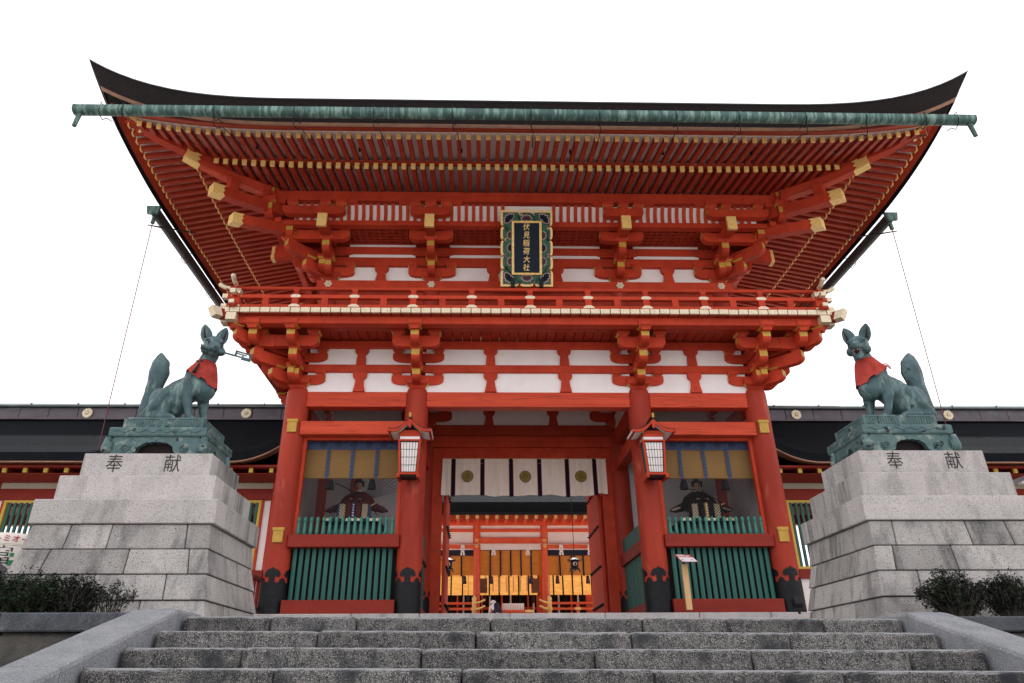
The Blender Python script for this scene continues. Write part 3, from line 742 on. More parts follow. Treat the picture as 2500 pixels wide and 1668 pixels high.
def masu(x, yy, z, wd, h, u=(0, -1), name='bearing_block'):
    a = math.atan2(u[1], u[0]); return put(name, MASU, gate, T((x, yy, z)) @ Rz(a) @ Matrix.Diagonal((wd, wd, h, 1)))
def P2(x, yy, u, a, b=0):
    u = Vector((u[0], u[1])).normalized(); return x+u.x*a-u.y*b, yy+u.y*a+u.x*b
def lower_set(x, yy, u, k=1.0, lat=True, wall=True, latr=(-.62, .62)):
    A = .21
    arm((x, yy), u, -.1, .66*k, 8.67, .29, A, 0, 1); mx_, my_ = P2(x, yy, u, .50*k); masu(mx_, my_, 8.96, .32, .19, u)
    arm((x, yy), u, -.1, 1.08*k, 9.02, .32, A, 0, 1); mx_, my_ = P2(x, yy, u, .97*k); masu(mx_, my_, 9.34, .33, .20, u)
    arm((x, yy), u, -.1, 1.47*k, 9.40, .34, A, 0, 1); mx_, my_ = P2(x, yy, u, 1.46*k); masu(mx_, my_, 9.70, .36, .24, u)
    un = Vector((u[0], u[1])).normalized(); v = (-un.y, un.x)
    if lat:
        cx, cy = P2(x, yy, u, .97*k); arm((cx, cy), v, latr[0], latr[1], 9.42, .31, .18, 1, 1)
        for t in latr: q = P2(cx, cy, v, t*.77); masu(*q, 9.72, .34, .22, u)
    if wall:
        cx, cy = P2(x, yy, u, .10)
        arm((cx, cy), v, -.70, .70, 8.70, .27, .17, 1, 1, cl=.30)
        for t in (-.56, .56): q = P2(cx, cy, v, t); masu(*q, 8.95, .28, .16, u)
        arm((cx, cy), v, -.70, .70, 9.36, .26, .17, 1, 1, cl=.30)
        for t in (-.56, .56): q = P2(cx, cy, v, t); masu(*q, 9.60, .28, .18, u)
for x in (-XO, -XI, XI, XO):
    masu(x, YF, 8.56, .64, .30, (0, -1), 'bearing_block')
    corner = abs(x) > 5; s = -1 if x < 0 else 1
    lower_set(x, YF, (0, -1), latr=(-.62, .62) if not corner else ((-.62, 1.15) if s > 0 else (-1.15, .62)))
    if corner:
        lower_set(x, YF, (s, 0), latr=(-1.15, .62) if s > 0 else (-.62, 1.15))
        lower_set(x, YF, (s, -1), 1.38, lat=False, wall=False)
        # outermost nose beside the corner
        arm((x+s*.97, YF-.5), (0, -1), 0, .97, 9.40, .34, .21, 0, 1); masu(x+s*.97, YF-1.46, 9.70, .36, .24)
        arm((x+s*.5, YF-.97), (s, 0), 0, .97, 9.40, .34, .21, 0, 1); masu(x+s*1.46, YF-.97, 9.70, .36, .24)
        for yy in (YM, YB):
            masu(x, yy, 8.56, .64, .30); lower_set(x, yy, (s, 0))
# longitudinal beams that carry the balcony
beam(-7.75, 7.75, YF-1.60, YF-1.34, 9.805, 10.02, RED); beam(-7.2, 7.2, YF-1.07, YF-.87, 9.94, 10.02, REDD)
for s in (-1, 1):
    x0, x1 = sorted((s*(XO+1.34), s*(XO+1.60))); beam(x0, x1, YF-1.33, YB+1.6, 9.81, 10.018, RED)
    x0, x1 = sorted((s*(XO+.87), s*(XO+1.07))); beam(x0, x1, YF-.86, YB+1.0, 9.942, 10.018, REDD)
    # side walls of the lower storey
    for ya, yb in ((YF, YM), (YM, YB)):
        beam(s*XO-.13, s*XO+.13, ya+.27, yb-.27, 8.08, 8.50); beam(s*XO-.11, s*XO+.11, ya+.2, yb-.2, 9.06, 9.28, RED); beam(s*XO-.14, s*XO+.14, ya+.2, yb-.2, 9.77, 9.98, RED)
        for za, zb in ((8.5, 9.06), (9.28, 9.77), (3.0, 8.08)): mb = MB(); mb.box(s*XO-.04, s*XO+.04, ya+.2, yb-.2, za, zb, .003); gp('plaster_panel', mb, WHITE if za > 8 else GREY)
# ceilings and inner walls
beam(-XO, XO, YF+.16, YB, 9.60, 9.68, REDD, 'ceiling', .003)
beam(-7, 7, 17.02, 24.8, 2.5, 2.89, KERB, 'stone_floor', .01)
for s in (-1, 1):
    x0, x1 = sorted((s*XI, s*XO))
    beam(x0+.1, x1-.1, YM-.12, YM-.04, 3.0, 8.4, GREY, 'niche_wall', .003); beam(x0+1.0, x0+1.18, YM-.2, YM-.121, 3.0, 8.6, REDD, 'niche_post', .004)
    beam(x0+.2, x1-.2, YF+.2, YM-.12, 2.97, 3.05, DARK, 'niche_floor', .003)
    frieze(x0+.2, x1-.2, YM, [(8.74, 9.28)], m=WHITE); beam(x0, x1, YM-.15, YM+.15, 8.40, 8.74, REDD); beam(x0, x1, YM-.15, YM+.15, 9.28, 9.6, REDD)
frieze(-XI, XI, YM, [(8.74, 9.28)]); beam(-XI, XI, YM-.18, YM+.15, 8.40, 8.74, REDD); beam(-XI, XI, YM-.14, YM+.15, 9.28, 9.6, REDD)
beam(-XI, XI, YM-.22, YM+.15, 8.02, 8.37, RED); beam(-XI+.2, XI-.2, YM-.12, YM+.12, 7.60, 8.02, RED, 'lintel')
for x in (-1.01, 1.01): strut(x, YM-.02, 8.74, 9.28)
for x in (-XI, XI):
    masu(x, YM, 8.62, .62, .28); arm((x, YM-.10), (1, 0), -.8, .8, 8.88, .27, .17, 1, 1, cl=.3)
    for t in (-.62, .62): masu(x+t, YM-.10, 9.13, .28, .16)
for s in (-1, 1):
    # door jambs and the open door leaf
    x0, x1 = sorted((s*2.42, s*2.86)); beam(x0, x1, YM-.14, YM+.14, 2.96, 8.0, RED, 'jamb')
    x = s*2.38; df = MB(); df.box(min(x, x-s*.09), max(x, x-s*.09), YM+.15, YM+2.4, 2.99, 7.58, .01); dr = gp('door_leaf', df, RED)
    for z in (3.5, 4.55, 5.7, 6.8):
        for i in range(6):
            mb = MB(); lathe(mb, [(.05, 0), (.045, .03), (.015, .07), (.004, .10)], 8, T((x-s*.09, YM+.35+.35*i, z)) @ Ry(R(-90*s))); mb.build('door_stud', BLACK, dr)
    # iron foot of the square jamb
    # side walls of the passage, front half
    X = s*XI
    beam(X-.15, X+.15, YF+.25, YM-.25, 7.27, 7.63, RED); beam(X-.11, X+.11, YF+.25, YM-.25, 8.08, 8.50, RED)
    beam(X-.20, X+.20, YF+.20, YM-.2, 4.46, 4.76, REDDARK, 'rail'); beam(X-.2, X+.2, YF+.25, YM-.25, 2.878, 3.26, REDDARK, 'sill')
    beam(X+s*.02, X+s*.05, YF+.28, YM-.28, 3.26, 4.46, DARK, 'backing_board', .003)
    beam(X-.09, X+.09, YF+.25, YF+.36, 4.76, 7.27, RED, 'frame_post', .006)
    for i in range(19):
        yy = YF+.38+.155*i
        mb = MB(); mb.box(X-s*.10-.03, X-s*.10+.03, yy-.045, yy+.045, 3.26, 4.46, .012); gp('slat', mb, GREEN)
        mb = MB(); mb.box(X-s*.10-.03, X-s*.10+.03, yy-.055, yy+.055, 4.76, 5.20, .012); gp('slat', mb, GREEN)
    for za, zb in ((8.5, 9.06), (9.28, 9.6)): mb = MB(); mb.box(X-.04, X+.04, YF+.2, YM-.2, za, zb, .003); gp('plaster_panel', mb, WHITE)
    beam(X-.11, X+.11, YF+.2, YM-.2, 9.06, 9.28, REDD)
    # back half
    for z0, z1, m in ((2.97, 3.3, REDDARK), (7.3, 7.63, RED), (8.08, 8.5, RED)): beam(X-.12, X+.12, YM+.25, YB-.25, z0, z1, m)
    mb = MB(); mb.box(X-.04, X+.04, YM+.2, YB-.2, 3.3, 7.3, .003); gp('plaster_panel', mb, WHITE)
for x0, x1 in segs: beam(x0+.27, x1-.27, YB-.16, YB+.16, 8.08, 8.50); frieze(x0+.2, x1-.2, YB, [(8.5, 9.6)])

# ------------------------------------------------------------------ balcony
ZB = 10.025
bx = 7.93; yb0 = YF-1.80
nb = 62
mb = MB(); plank = MB(); plank.box(-.118, .118, .012, 1.9, 0, .13, .006); plank = plank.mesh('plank', [REDD])
cap = MB(); cap.box(-.119, .119, -.012, .05, -.004, .134, .006)
cap.prism([(-.055, .065), (0, .04), (.055, .065), (0, .09)], -.016, -.011); cap = cap.mesh('plank_cap', [PGOLD])
for i in range(nb):
    x = -bx+.128+(2*bx-.256)*i/(nb-1); M = T((x, yb0+rnd.uniform(-.008, .008), ZB+rnd.uniform(-.003, .003)))
    pk = put('plank', plank, gate, M); put('plank_cap', cap, pk, M)
plk = MB()
for s in (-1, 1):
    for i in range(32):
        yy = yb0+.02+.256*(i+.5)
        x0, x1 = sorted((s*(bx-1.9), s*bx)); plk.box(x0, x1, yy+1.9-.118 if False else yy-.118, yy+.118, ZB-.0015, ZB+.1635, .006)
gp('side_planks', plk, REDD, stuff=True)
beam(-bx+.1, bx-.1, yb0+.3, YU_-.1 if False else 17.3, ZB+.168, ZB+.18, DARK, 'gap_light_block', .002)  # added dark board above the planks, stops light leaking through their gaps
# rails
def rail_run(p0, p1, posts, straps=True):
    p0, p1 = Vector(p0), Vector(p1); u = (p1-p0).normalized(); L = (p1-p0).length
    v = Vector((-u.y, u.x, 0)); M = Matrix(((u.x, v.x, 0, p0.x), (u.y, v.y, 0, p0.y), (0, 0, 1, p0.z), (0, 0, 0, 1)))
    mb = MB(); mb.cyl((-.30, 0, .60), (L+.30, 0, .60), .052, n=12); mb.build('top_rail', RED, gate, M)
    mb = MB(); mb.box(-.34, L+.34, -.06, .06, .29, .395, .008); mb.build('middle_rail', RED, gate, M)
    mb = MB(); mb.box(-.30, L+.30, -.09, .09, -.042, .09, .008); mb.build('bottom_rail', RED, gate, M)
    n = posts
    for i in range(2*n+1):
        a = L*i/(2*n)
        mb = MB()
        if i % 2 == 0:
            mb.box(a-.085, a+.085, -.07, .07, .08, .31, .006); mb.build('rail_post', RED, gate, M)
            mb = MB(); mb.box(a-.07, a+.07, -.05, .05, .39, .47, .006); mb.prism([(a-.05, .47), (a+.05, .47), (a+.085, .55), (a+.085, .575), (a-.085, .575), (a-.085, .55)], -.055, .055); mb.build('rail_strut', RED, gate, M)
            mb = MB(); mb.prism([(a-.135, .345), (a-.115, .315), (a-.07, .296), (a+.07, .296), (a+.115, .315), (a+.135, .345), (a+.115, .375), (a+.07, .394), (a-.07, .394), (a-.115, .375)], -.067, .067); mb.build('rail_strap', PGOLD, gate, M)
            mb = MB(); mb.prism([(a-.15, .02), (a+.15, .02), (a+.13, .06), (a+.06, .10), (a-.06, .10), (a-.13, .06)], -.097, .097); mb.build('rail_strap', PGOLD, gate, M)
        else: mb.box(a-.085, a+.085, -.06, .06, .08, .30, .006); mb.build('rail_post', RED, gate, M)
zr = ZB+.172; xr = 7.60; yr = yb0+.16
rail_run((-xr, yr, zr), (xr, yr, zr), 10)
for s in (-1, 1):
    rail_run((s*xr, yr, zr), (s*xr, yr+10, zr), 6)
    # gilded ends of the crossing rails
    for d in (Vector((s, 0, 0)), Vector((0, -1, 0))):
        mb = MB(); o = Vector((s*xr, yr, zr))
        mb.tube([o+d*.20+Vector((0, 0, .60)), o+d*.34+Vector((0, 0, .62)), o+d*.46+Vector((0, 0, .69))], .058, 12)
        ell(mb, o+d*.47+Vector((0, 0, .70)), .062)
        mb.build('rail_finial', PGOLD, gate)
    mb = MB(); mb.box(s*xr-.095, s*xr+.095, yr-.10, yr+.10, zr+.40, zr+.56, .006); mb.build('corner_block', PGOLD, gate)
    for (xa, xb, ya, yb_, za, zb) in ((.22, .36, -.068, .068, .28, .405), (.20, .34, -.10, .10, -.006, .098)):
        mb = MB(); mb.box(s*xr+s*xa, s*xr+s*xb, yr+ya, yr+yb_, zr+za, zr+zb, .005); mb.build('rail_cap', PGOLD, gate)
        mb = MB(); mb.box(s*xr-.068, s*xr+.068, yr-xb, yr-xa, zr+za+.003, zr+zb+.003, .005); mb.build('rail_cap', PGOLD, gate)
    mb = MB(); mb.box(s*xr-.11, s*xr+.11, yr-.11, yr+.12, zr+.09, zr+.40, .008); mb.build('corner_post', RED, gate)
    # diagonal corner beam with gilded end
    u = Vector((s, -1, 0)).normalized(); v = Vector((-u.y, u.x, 0)); M = Matrix(((u.x, v.x, 0, s*7.1), (u.y, v.y, 0, yb0+.86), (0, 0, 1, 9.88), (0, 0, 0, 1)))
    mb = MB(); mb.prism([(0, 0), (1.30, .0), (1.42, .21), (0, .21)], -.13, .13); mb.build('corner_beam', REDDARK, gate, M)
    mb = MB(); mb.prism([(1.12, -.005), (1.305, -.005), (1.43, .216), (1.20, .216)], -.136, .136); mb.build('corner_beam_cap', PGOLD, gate, M)
    mb = MB(); mb.box(s*(XO+1.62), s*(XO+1.78), YF-1.62, YF-1.36, 9.812, 10.016, .006); mb.build('beam_end_cap', PGOLD, gate)
    mb = MB(); mb.box(s*(XO+1.47)-.13, s*(XO+1.47)+.13, YF-1.80, YF-1.605, 9.812, 10.016, .006); mb.build('beam_end_cap', PGOLD, gate)

# ------------------------------------------------------------------ upper storey
UO, UI = 5.62, 2.70; YU = 17.45
useg = [(-UO, -UI), (-UI, UI), (UI, UO)]
gates_u = MB()
beam(-5.95, 5.95, YU-.30, YU+.12, 11.58, 11.84, RED, 'tie_beam')
for x in (-UO, -UI, UI, UO):
    mb = MB(); mb.cyl((x, YU, 10.1), (x, YU, 11.93), .26, n=32); gp('pillar', mb, REDC)
    # flower-shaped gilt nail covers
    mb = MB(); pr = []
    for i in range(24):
        a = 2*math.pi*i/24; q = .10+.018*math.cos(6*a); pr.append((q*math.cos(a), q*math.sin(a)))
    mb.prism(pr, -.02, 0, T((x, YU-.30, 11.71))); mb.prism([(.04*math.cos(i), .04*math.sin(i)) for i in range(6)], -.04, 0, T((x, YU-.31, 11.71))); gp('nail_cover', mb, PGOLD)
for x0, x1 in useg:
    frieze(x0, x1, YU-.06, [(11.84, 12.40)]); frieze(x0+.5, x1-.5, YU-.185, [(12.652, 12.748)]); frieze(x0+.5, x1-.5, YU-.225, [(12.987, 13.085)]); frieze(x0, x1, YU-.06, [(10.2, 11.58)], 'wall_board', REDD)
    for za, zb, d in ((12.38, 12.65, 0), (12.75, 12.985, .04), (13.087, 13.2, .06)): beam(x0, x1, YU-.24-d, YU+.1, za, zb, RED)
    beam(x0+.3, x1-.3, YU-.14, YU, 10.6, 10.7, REDD); beam(x0+.3, x1-.3, YU-.14, YU, 11.1, 11.2, REDD)
    n = int((x1-x0-1.4)/.09)
    for i in range(n): mb = MB(); mb.box(x0+.7+.09*i, x0+.75+.09*i, YU-.16, YU-.115, 10.25, 11.05, .004); gp('window_bar', mb, GREEN)
for x in (-4.16, -.92, .92, 4.16): strut(x, YU-.12, 11.84, 12.38, wt=.12, wb=.17)
def tail(o, u, a0, a1, z0, z1, wd, h, gl, name='tail_beam', par=None, up=False):
    u = Vector((u[0], u[1], 0)).normalized(); v = Vector((-u.y, u.x, 0))
    M = Matrix(((u.x, v.x, 0, o[0]), (u.y, v.y, 0, o[1]), (0, 0, 1, 0), (0, 0, 0, 1)))
    sl_ = (z1-z0)/(a1-a0); Z = lambda a: z0+(a-a0)*sl_
    mb = MB(); mb.prism([(a0, Z(a0)), (a1-.02, Z(a1)), (a1-.02, Z(a1)+h), (a0, Z(a0)+h)], -wd/2, wd/2)
    o1 = mb.build(name, REDX if False else RED, gate, M)
    g_ = a1-gl; mb = MB(); e = .008
    pr = [(g_, Z(g_)-e), (a1, Z(a1)-e), (a1, Z(a1)+h+e), (g_, Z(g_)+h+e), (g_+gl*.2, Z(g_)+h*.72), (g_+gl*.06, Z(g_)+h*.5), (g_+gl*.2, Z(g_)+h*.28)]
    mb.prism(pr, -wd/2-e, wd/2+e); mb.build('gilt_end', GOLD, o1, M); return o1
def upper_set(x, yy, u, k=1.0, lat=True, wall=True, latr=(-.62, .62), t=True):
    A = .20; un = Vector((u[0], u[1])).normalized(); v = (-un.y, un.x)
    arm((x, yy), u, -.1, .66*k, 11.97, .32, A, 0, 1); masu(*P2(x, yy, u, .56*k), 12.28, .33, .24, u)
    arm((x, yy), u, -.1, 1.10*k, 12.34, .33, A, 0, 1); masu(*P2(x, yy, u, 1.0*k), 12.66, .33, .24, u)
    if lat:
        c = P2(x, yy, u, 1.0*k); arm(c, v, latr[0], latr[1], 12.70, .30, .19, 1, 1)
        for q in latr: masu(*P2(*c, v, q*.76), 12.98, .30, .20, u)
        c = P2(x, yy, u, 1.52*k); arm(c, v, latr[0]*.9, latr[1]*.9, 13.18, .27, .19, 1, 1)
        for q in (latr[0]*.70, 0, latr[1]*.70): masu(*P2(*c, v, q), 13.44, .30, .22, u)
        for q, sg in ((latr[0]*.9, -1), (latr[1]*.9, 1)):
            cc = P2(*c, v, q); arm(cc, v, (-.05, 0)[0] if sg > 0 else -.33, .33 if sg > 0 else .05, 13.55, .14, .19, sg < 0, sg > 0, cl=.1)
    if wall:
        c = P2(x, yy, u, .16)
        arm(c, v, -.68, .68, 12.02, .28, .17, 1, 1, cl=.3)
        for q in (-.56, .56): masu(*P2(*c, v, q), 12.29, .28, .17, u)
        arm(c, v, -.68, .68, 12.70, .24, .17, 1, 1, cl=.3)
    if t: tail((x, yy), u, .3, 1.80*k, 12.93, 12.66, .24, .40, .10)
for x in (-UO, -UI, UI, UO):
    masu(x, YU, 11.86, .58, .27); corner = abs(x) > 5; s = -1 if x < 0 else 1
    upper_set(x, YU, (0, -1), latr=(-.62, .62) if not corner else ((-.62, 1.3) if s > 0 else (-1.3, .62)))
    if corner:
        upper_set(x, YU, (s, 0), latr=(-1.3, .62) if s > 0 else (-.62, 1.3))
        upper_set(x, YU, (s, -1), 1.40, lat=False, wall=False, t=False)
        tail((s*6.6, 16.47), (s, -1), 0, 1.80, 12.86, 12.38, .25, .29, .30)
        tail((s*6.9, 16.15), (s, -1), 0, 2.02, 13.28, 12.96, .26, .30, .34)
        # stacked blocks and nose at the crossing of the eaves purlins
        mx_, my_ = s*7.15, 15.90
        arm((mx_, my_+.4), (0, -1), 0, .58, 13.10, .36, .22, 0, 1); masu(mx_, my_-.05, 13.46, .34, .22)
        arm((mx_, my_+.4), (0, -1), 0, .60, 13.70, .26, .22, 0, 1)
        masu(s*6.65, 16.42, 12.76, .34, .24)
        arm((s*6.65, 16.9), (0, -1), 0, .62, 12.62, .34, .21, 0, 1); masu(s*6.65, 16.35, 12.96, .34, .22)
        mb = MB(); mb.box(-.13, .13, -.13, .13, 13.30, 13.75, .01); mb.build('hip_strut', RED, gate, T((s*7.95, 15.12, 0)) @ Rz(R(45)))
        for yy in (YM, ): upper_set(x, yy, (s, 0)); masu(x, yy, 11.86, .58, .27)
# lattice ceiling, striped cove and purlins, front and sides
YP = 15.95
beam(-7.3, 7.3, YP+.12, YP+.34, 12.985, 13.14, RED); beam(-7.55, 7.55, YP-.10, YP+.12, 13.66, 13.97, RED, 'eaves_purlin')
beam(-7.0, 7.0, YP-.04, YP+.10, 13.56, 13.66, REDDARK)
mb = MB()
for i in range(72): x = -6.9+.194*i; mb.box(x-.035, x+.035, YP+.34, YU-.3, 13.055, 13.125, .004)
for i in range(7): yy = YP+.42+.155*i; mb.box(-6.9, 6.9, yy-.035, yy+.035, 13.056, 13.124, .003)
gp('ceiling_lattice', mb, REDD, stuff=True)
beam(-6.9, 6.9, YP+.34, YU-.2, 13.16, 13.20, DARK, 'ceiling_board', .003)
def cove(M, L):
    mb = MB(); grid(mb, lambda a, b: tuple(M @ Vector((-L+2*L*a, .15-.17*b+.05*math.sin(b*math.pi), 13.13+.45*b))), 1, 8); mb.build('cove_board', WHITE, gate)
    n = int(2*L/.205)
    for i in range(n):
        x = -L+.08+.205*i
        if abs(x) < .62 and M == MC: continue
        mb = MB(); rings = []
        for j in range(7):
            b = j/6; yy = .15-.17*b+.05*math.sin(b*math.pi); z = 13.13+.45*b
            rings.append([(x-.046, yy, z), (x-.046, yy-.05, z-.012), (x+.046, yy-.05, z-.012), (x+.046, yy, z)])
        mb.loft(rings, 0, cap=True, M=M); mb.build('cove_rib', RED, gate)
MC = T((0, YP, 0)); cove(MC, 6.5)
for s in (-1, 1):
    x0, x1 = sorted((s*7.12, s*7.34)); beam(x0, x1, YP-.35, YB+1.4, 13.662, 13.968, RED, 'eaves_purlin')
    x0, x1 = sorted((s*6.82, s*7.0)); beam(x0, x1, YP, YB+1.2, 12.99, 13.14, RED)
    for ya, yb in ((YU, YM), (YM, YB)):
        for za, zb, m in ((11.58, 11.84, RED), (12.4, 12.64, RED), (12.72, 13.1, RED)): beam(s*UO-.2, s*UO+.22, ya-.02, yb, za, zb, m)
        for za, zb in ((10.2, 11.58), (11.84, 12.4), (12.64, 12.72)): mb = MB(); mb.box(s*UO-.04, s*UO+.04, ya, yb, za, zb, .003); gp('plaster_panel', mb, WHITE)

# ------------------------------------------------------------------ rafters, eaves and roof
RX, RYF = 10.73, 12.32; RYB = 2*YC-RYF
def lift(x, L, A): d = L-abs(x); return A*max(0, 1-d/5.3)**3
def pw(q, tb):
    for (a, va), (b, vb) in zip(tb, tb[1:]):
        if q <= b: return va+(vb-va)*(q-a)/(b-a)
    return tb[-1][1]+(q-tb[-1][0])
def ox(off): return pw(off, [(0, 0), (.30, .29), (.60, .42), (1.03, .63), (2.28, 1.81), (3.53, 3.53)])
def sx_(off): return pw(off, [(0, .34), (.30, .38), (.60, .15), (1.03, .06), (2.28, .0), (9, 0)]) if off < 9 else 0
def liftS(q, L, A, off): e = min(sx_(off), A); d = L-abs(q); return e+(A-e)*max(0, 1-d/5.3)**3
def ring(off, z, A, n=40):
    hx, hy = RX-ox(off), (YC-RYF)-off; pts = []
    def side(f, L, S):
        for i in range(n):
            t = -1+2*i/n; q = L*math.copysign(1-(1-abs(t))**1.35, t); pts.append(f(q, z+(liftS(q, L, A, off) if S else lift(q, L, A))))
    side(lambda q, z_: (q, YC-hy, z_), hx, 0); side(lambda q, z_: (hx, YC+q, z_), hy, 1)
    side(lambda q, z_: (-q, YC+hy, z_), hx, 0); side(lambda q, z_: (-hx, YC-q, z_), hy, 1)
    return pts
roof = MB()
roof.loft([ring(0, 13.89, 1.18), ring(.02, 13.86, 1.16), ring(.035, 13.85, 1.16), ring(.27, 13.42, 1.08), ring(.30, 13.385, 1.06), ring(.33, 13.36, 1.04), ring(.345, 13.43, 1.02), ring(.60, 13.625, .62)],
          [0, 0, 1, 2, 2, 3, 3], sm=False)
rr = [ring(0, 13.89, 1.18)]
for i in range(1, 13):
    q = i/12; rr.append(ring(.0+5.2*q, 13.89+2.9*q**1.25, 1.18*(1-q)**2))
roof.loft(rr, 0)
rr = [ring(5.2, 16.79, 0)]
for i in range(1, 6):
    q = i/5; hy = 3.38*(1-q)+.15; z = 16.79+2.9*q
    rr.append([(max(-5.4, min(5.4, p[0])) if q > .05 else p[0], YC+max(-hy, min(hy, p[1]-YC)), z) for p in ring(5.2, 0, 0)])
roof.loft(rr, 0)
rf = gp('roof', roof, [BARK, BARK, COPR, BARKE])
mb = MB(); mb.box(-5.6, 5.6, YC-.4, YC+.4, 19.6, 20.2, .05); mb.build('ridge', RIDGE, rf)
mb = MB(); mb.loft([ring(.005, 13.885, 1.18), ring(-.012, 13.885, 1.185), ring(-.012, 13.905, 1.185), ring(.02, 13.91, 1.18)], 0); mb.build('edge_flashing', RIDGET, rf)
# soffit boards and fascia
mb = MB(); mb.loft([ring(.60, 13.61, .62), ring(.58, 13.64, .62), ring(.62, 13.60, .60), ring(.95, 13.79, .44), ring(.97, 13.82, .43)], [0, 0, 0, 0]); mb.build('fascia', REDD, gate)
mb = MB(); mb.loft([ring(.94, 13.80, .44), ring(2.5, 14.19, .2)], 0); mb.loft([ring(2.26, 14.0, .2), ring(4.2, 14.40, .0)], 0); mb.build('soffit_board', WHITE, gate)
mb = MB(); mb.loft([ring(2.27, 13.925, .20), ring(2.27, 14.0, .20), ring(2.40, 14.02, .20), ring(2.40, 13.925, .20), ring(2.27, 13.925, .20)], 0); mb.build('rafter_bearer', REDD, gate)
def rafter_mesh(L, wd, h, name='rafter'):
    mb = MB(); mb.box(-wd/2, wd/2, .012, L, -h/2, h/2, .004); return mb.mesh(name, [REDD])
def cap_mesh(wd, h):
    mb = MB(); e = .004; mb.box(-wd/2-e, wd/2+e, -.006, .032, -h/2-e, h/2+e, .004); mb.cyl((0, -.014, 0), (0, -.004, 0), .030, n=8); return mb.mesh('rafter_cap', [GOLD])
HM_, HC = rafter_mesh(1.75, .105, .13), cap_mesh(.105, .13)
JM, JC = rafter_mesh(2.0, .115, .16), cap_mesh(.115, .16)
HS, JS = rafter_mesh(1.0, .105, .13), None
SPC = .2475
stuffR = MB(); stuffC = MB()
def place_rafters(kind):
    off, zc, A, sl, rm, cm, L0, wd, h = ((1.03, 13.72, .40, .25, HM_, HC, 1.75, .105, .13) if kind == 0 else (2.28, 13.83, .20, .21, JM, JC, 2.0, .115, .16))
    hx, hy = RX-ox(off), (YC-RYF)-off
    for side in range(4):
        L = hx if side in (0, 2) else hy
        n = int((L-.12)/SPC); 
        for i in range(-n, n+1):
            q = SPC*(i+(.5 if side in (0, 2) else 0))
            if abs(q) > L-.10: continue
            lf = lift(q, L, A) if side in (0, 2) else liftS(q, L, A, off); z = zc+lf; dcor = (L-abs(q))*(.72 if side in (0, 2) else 1.38)      # length until the hip rafter
            ln = min(L0, dcor+.08); M0 = {0: T((q, YC-hy, z)), 2: T((q, YC+hy, z)) @ Rz(R(180)), 1: T((hx, YC+q, z)) @ Rz(R(90)), 3: T((-hx, YC+q, z)) @ Rz(R(-90))}[side]
            slope = sl-lf/2.2
            M = M0 @ Rx(math.atan(slope)) @ Matrix.Diagonal((1, ln/L0, 1, 1)); Mc = M0 @ Rx(math.atan(slope))
            near = side == 0 or (side in (1, 3) and (q < 1.2 if kind == 0 else q < .8))
            if near: ro = put('rafter', rm, gate, M); put('rafter_cap', cm, ro, Mc)
            else:
                for me, B, Mx in ((rm, stuffR, M), (cm, stuffC, Mc)): B.add([v.co for v in me.vertices], [list(p_.vertices) for p_ in me.polygons], 0, Mx)
place_rafters(0); place_rafters(1)
gp('far_rafters', stuffR, REDD, stuff=True); gp('far_rafter_caps', stuffC, GOLD, stuff=True)
# hip rafters
for s in (-1, 1):
    u = Vector((s*2.9, -2.5, 0)).normalized(); v = Vector((-u.y, u.x, 0))
    M = Matrix(((u.x, v.x, 0, s*7.2), (u.y, v.y, 0, 15.85), (0, 0, 1, 0), (0, 0, 0, 1)))
    mb = MB(); pr = []
    top = [(-.2, 14.05), (.6, 13.98), (1.3, 13.95), (1.85, 13.98), (2.33, 14.05)]
    mb.prism([(a, z) for a, z in top]+[(a, z-.30+.02*a) for a, z in top[::-1]], -.115, .115); hr = mb.build('hip_rafter', REDX, gate, M)
    mb = MB(); mb.prism([(1.97, 13.695), (2.36, 13.76), (2.36, 14.075), (1.97, 14.01), (2.07, 13.93), (1.99, 13.86), (2.07, 13.79)], -.128, .128); mb.build('gilt_end', GOLD, hr, M)
    top = [(1.2, 14.22), (2.3, 14.17), (3.0, 14.20), (3.6, 14.32), (4.10, 14.52)]
    mb = MB(); mb.prism(top+[(a, z-.26) for a, z in top[::-1]], -.12, .12); hr = mb.build('hip_rafter', RED, gate, M)
    mb = MB(); mb.prism([(3.45, 14.02), (4.12, 14.26), (4.12, 14.53), (3.7, 14.36), (3.6, 14.28), (3.66, 14.20), (3.5, 14.14)], -.13, .13); mb.build('gilt_end', GOLD, hr, M)
# small hooks and lamps under the rafters
for x, yy, z in ((-7.0, 13.9, 13.80), (-4.4, 13.95, 13.80), (-1.8, 13.95, 13.80), (1.0, 13.95, 13.80), (3.4, 13.95, 13.80), (5.7, 13.95, 13.80), (7.9, 13.9, 13.85)):
    mb = MB(); mb.cyl((x, yy, z-.05), (x, yy, z+.06), .03, n=10); gp('hook', mb, BLACK)

# ------------------------------------------------------------------ copper gutters
GY, GZ = 12.14, 13.22
gut = thing('copper_gutter', 'long green copper gutter across the front eave, with a spout at each end', 'gutter', (0, GY, GZ))
GXL, GXR = -10.53, 10.10+.12
def gz(x): return GZ+.015-.010*(x/10)**2
xs = [GXL]+[-9.4, -7.35, -5.55, -3.75, -1.95, -.16, 1.42, 3.2, 4.65, 6.2, 7.6, 9.0]+[GXR]
for a, b in zip(xs, xs[1:]):
    mb = MB(); n = 12; rings = []
    for x, e in ((a, .010), (a+.05, .010), (a+.055, 0), (b, 0)):
        rings.append([(x, GY+(.125+e)*math.cos(math.pi*(1+k/n)), gz(x)+.045+(.10+e)*math.sin(math.pi*(1+k/n))) for k in range(n+1)]+[(x, GY+(.125+e), gz(x)+.125), (x, GY+.112, gz(x)+.125), (x, GY-.112, gz(x)+.125), (x, GY-(.125+e), gz(x)+.125)])
    mb.loft(rings, 0, closed=True, sm=False, cap=True); mb.build('gutter_section', PATINA, gut)
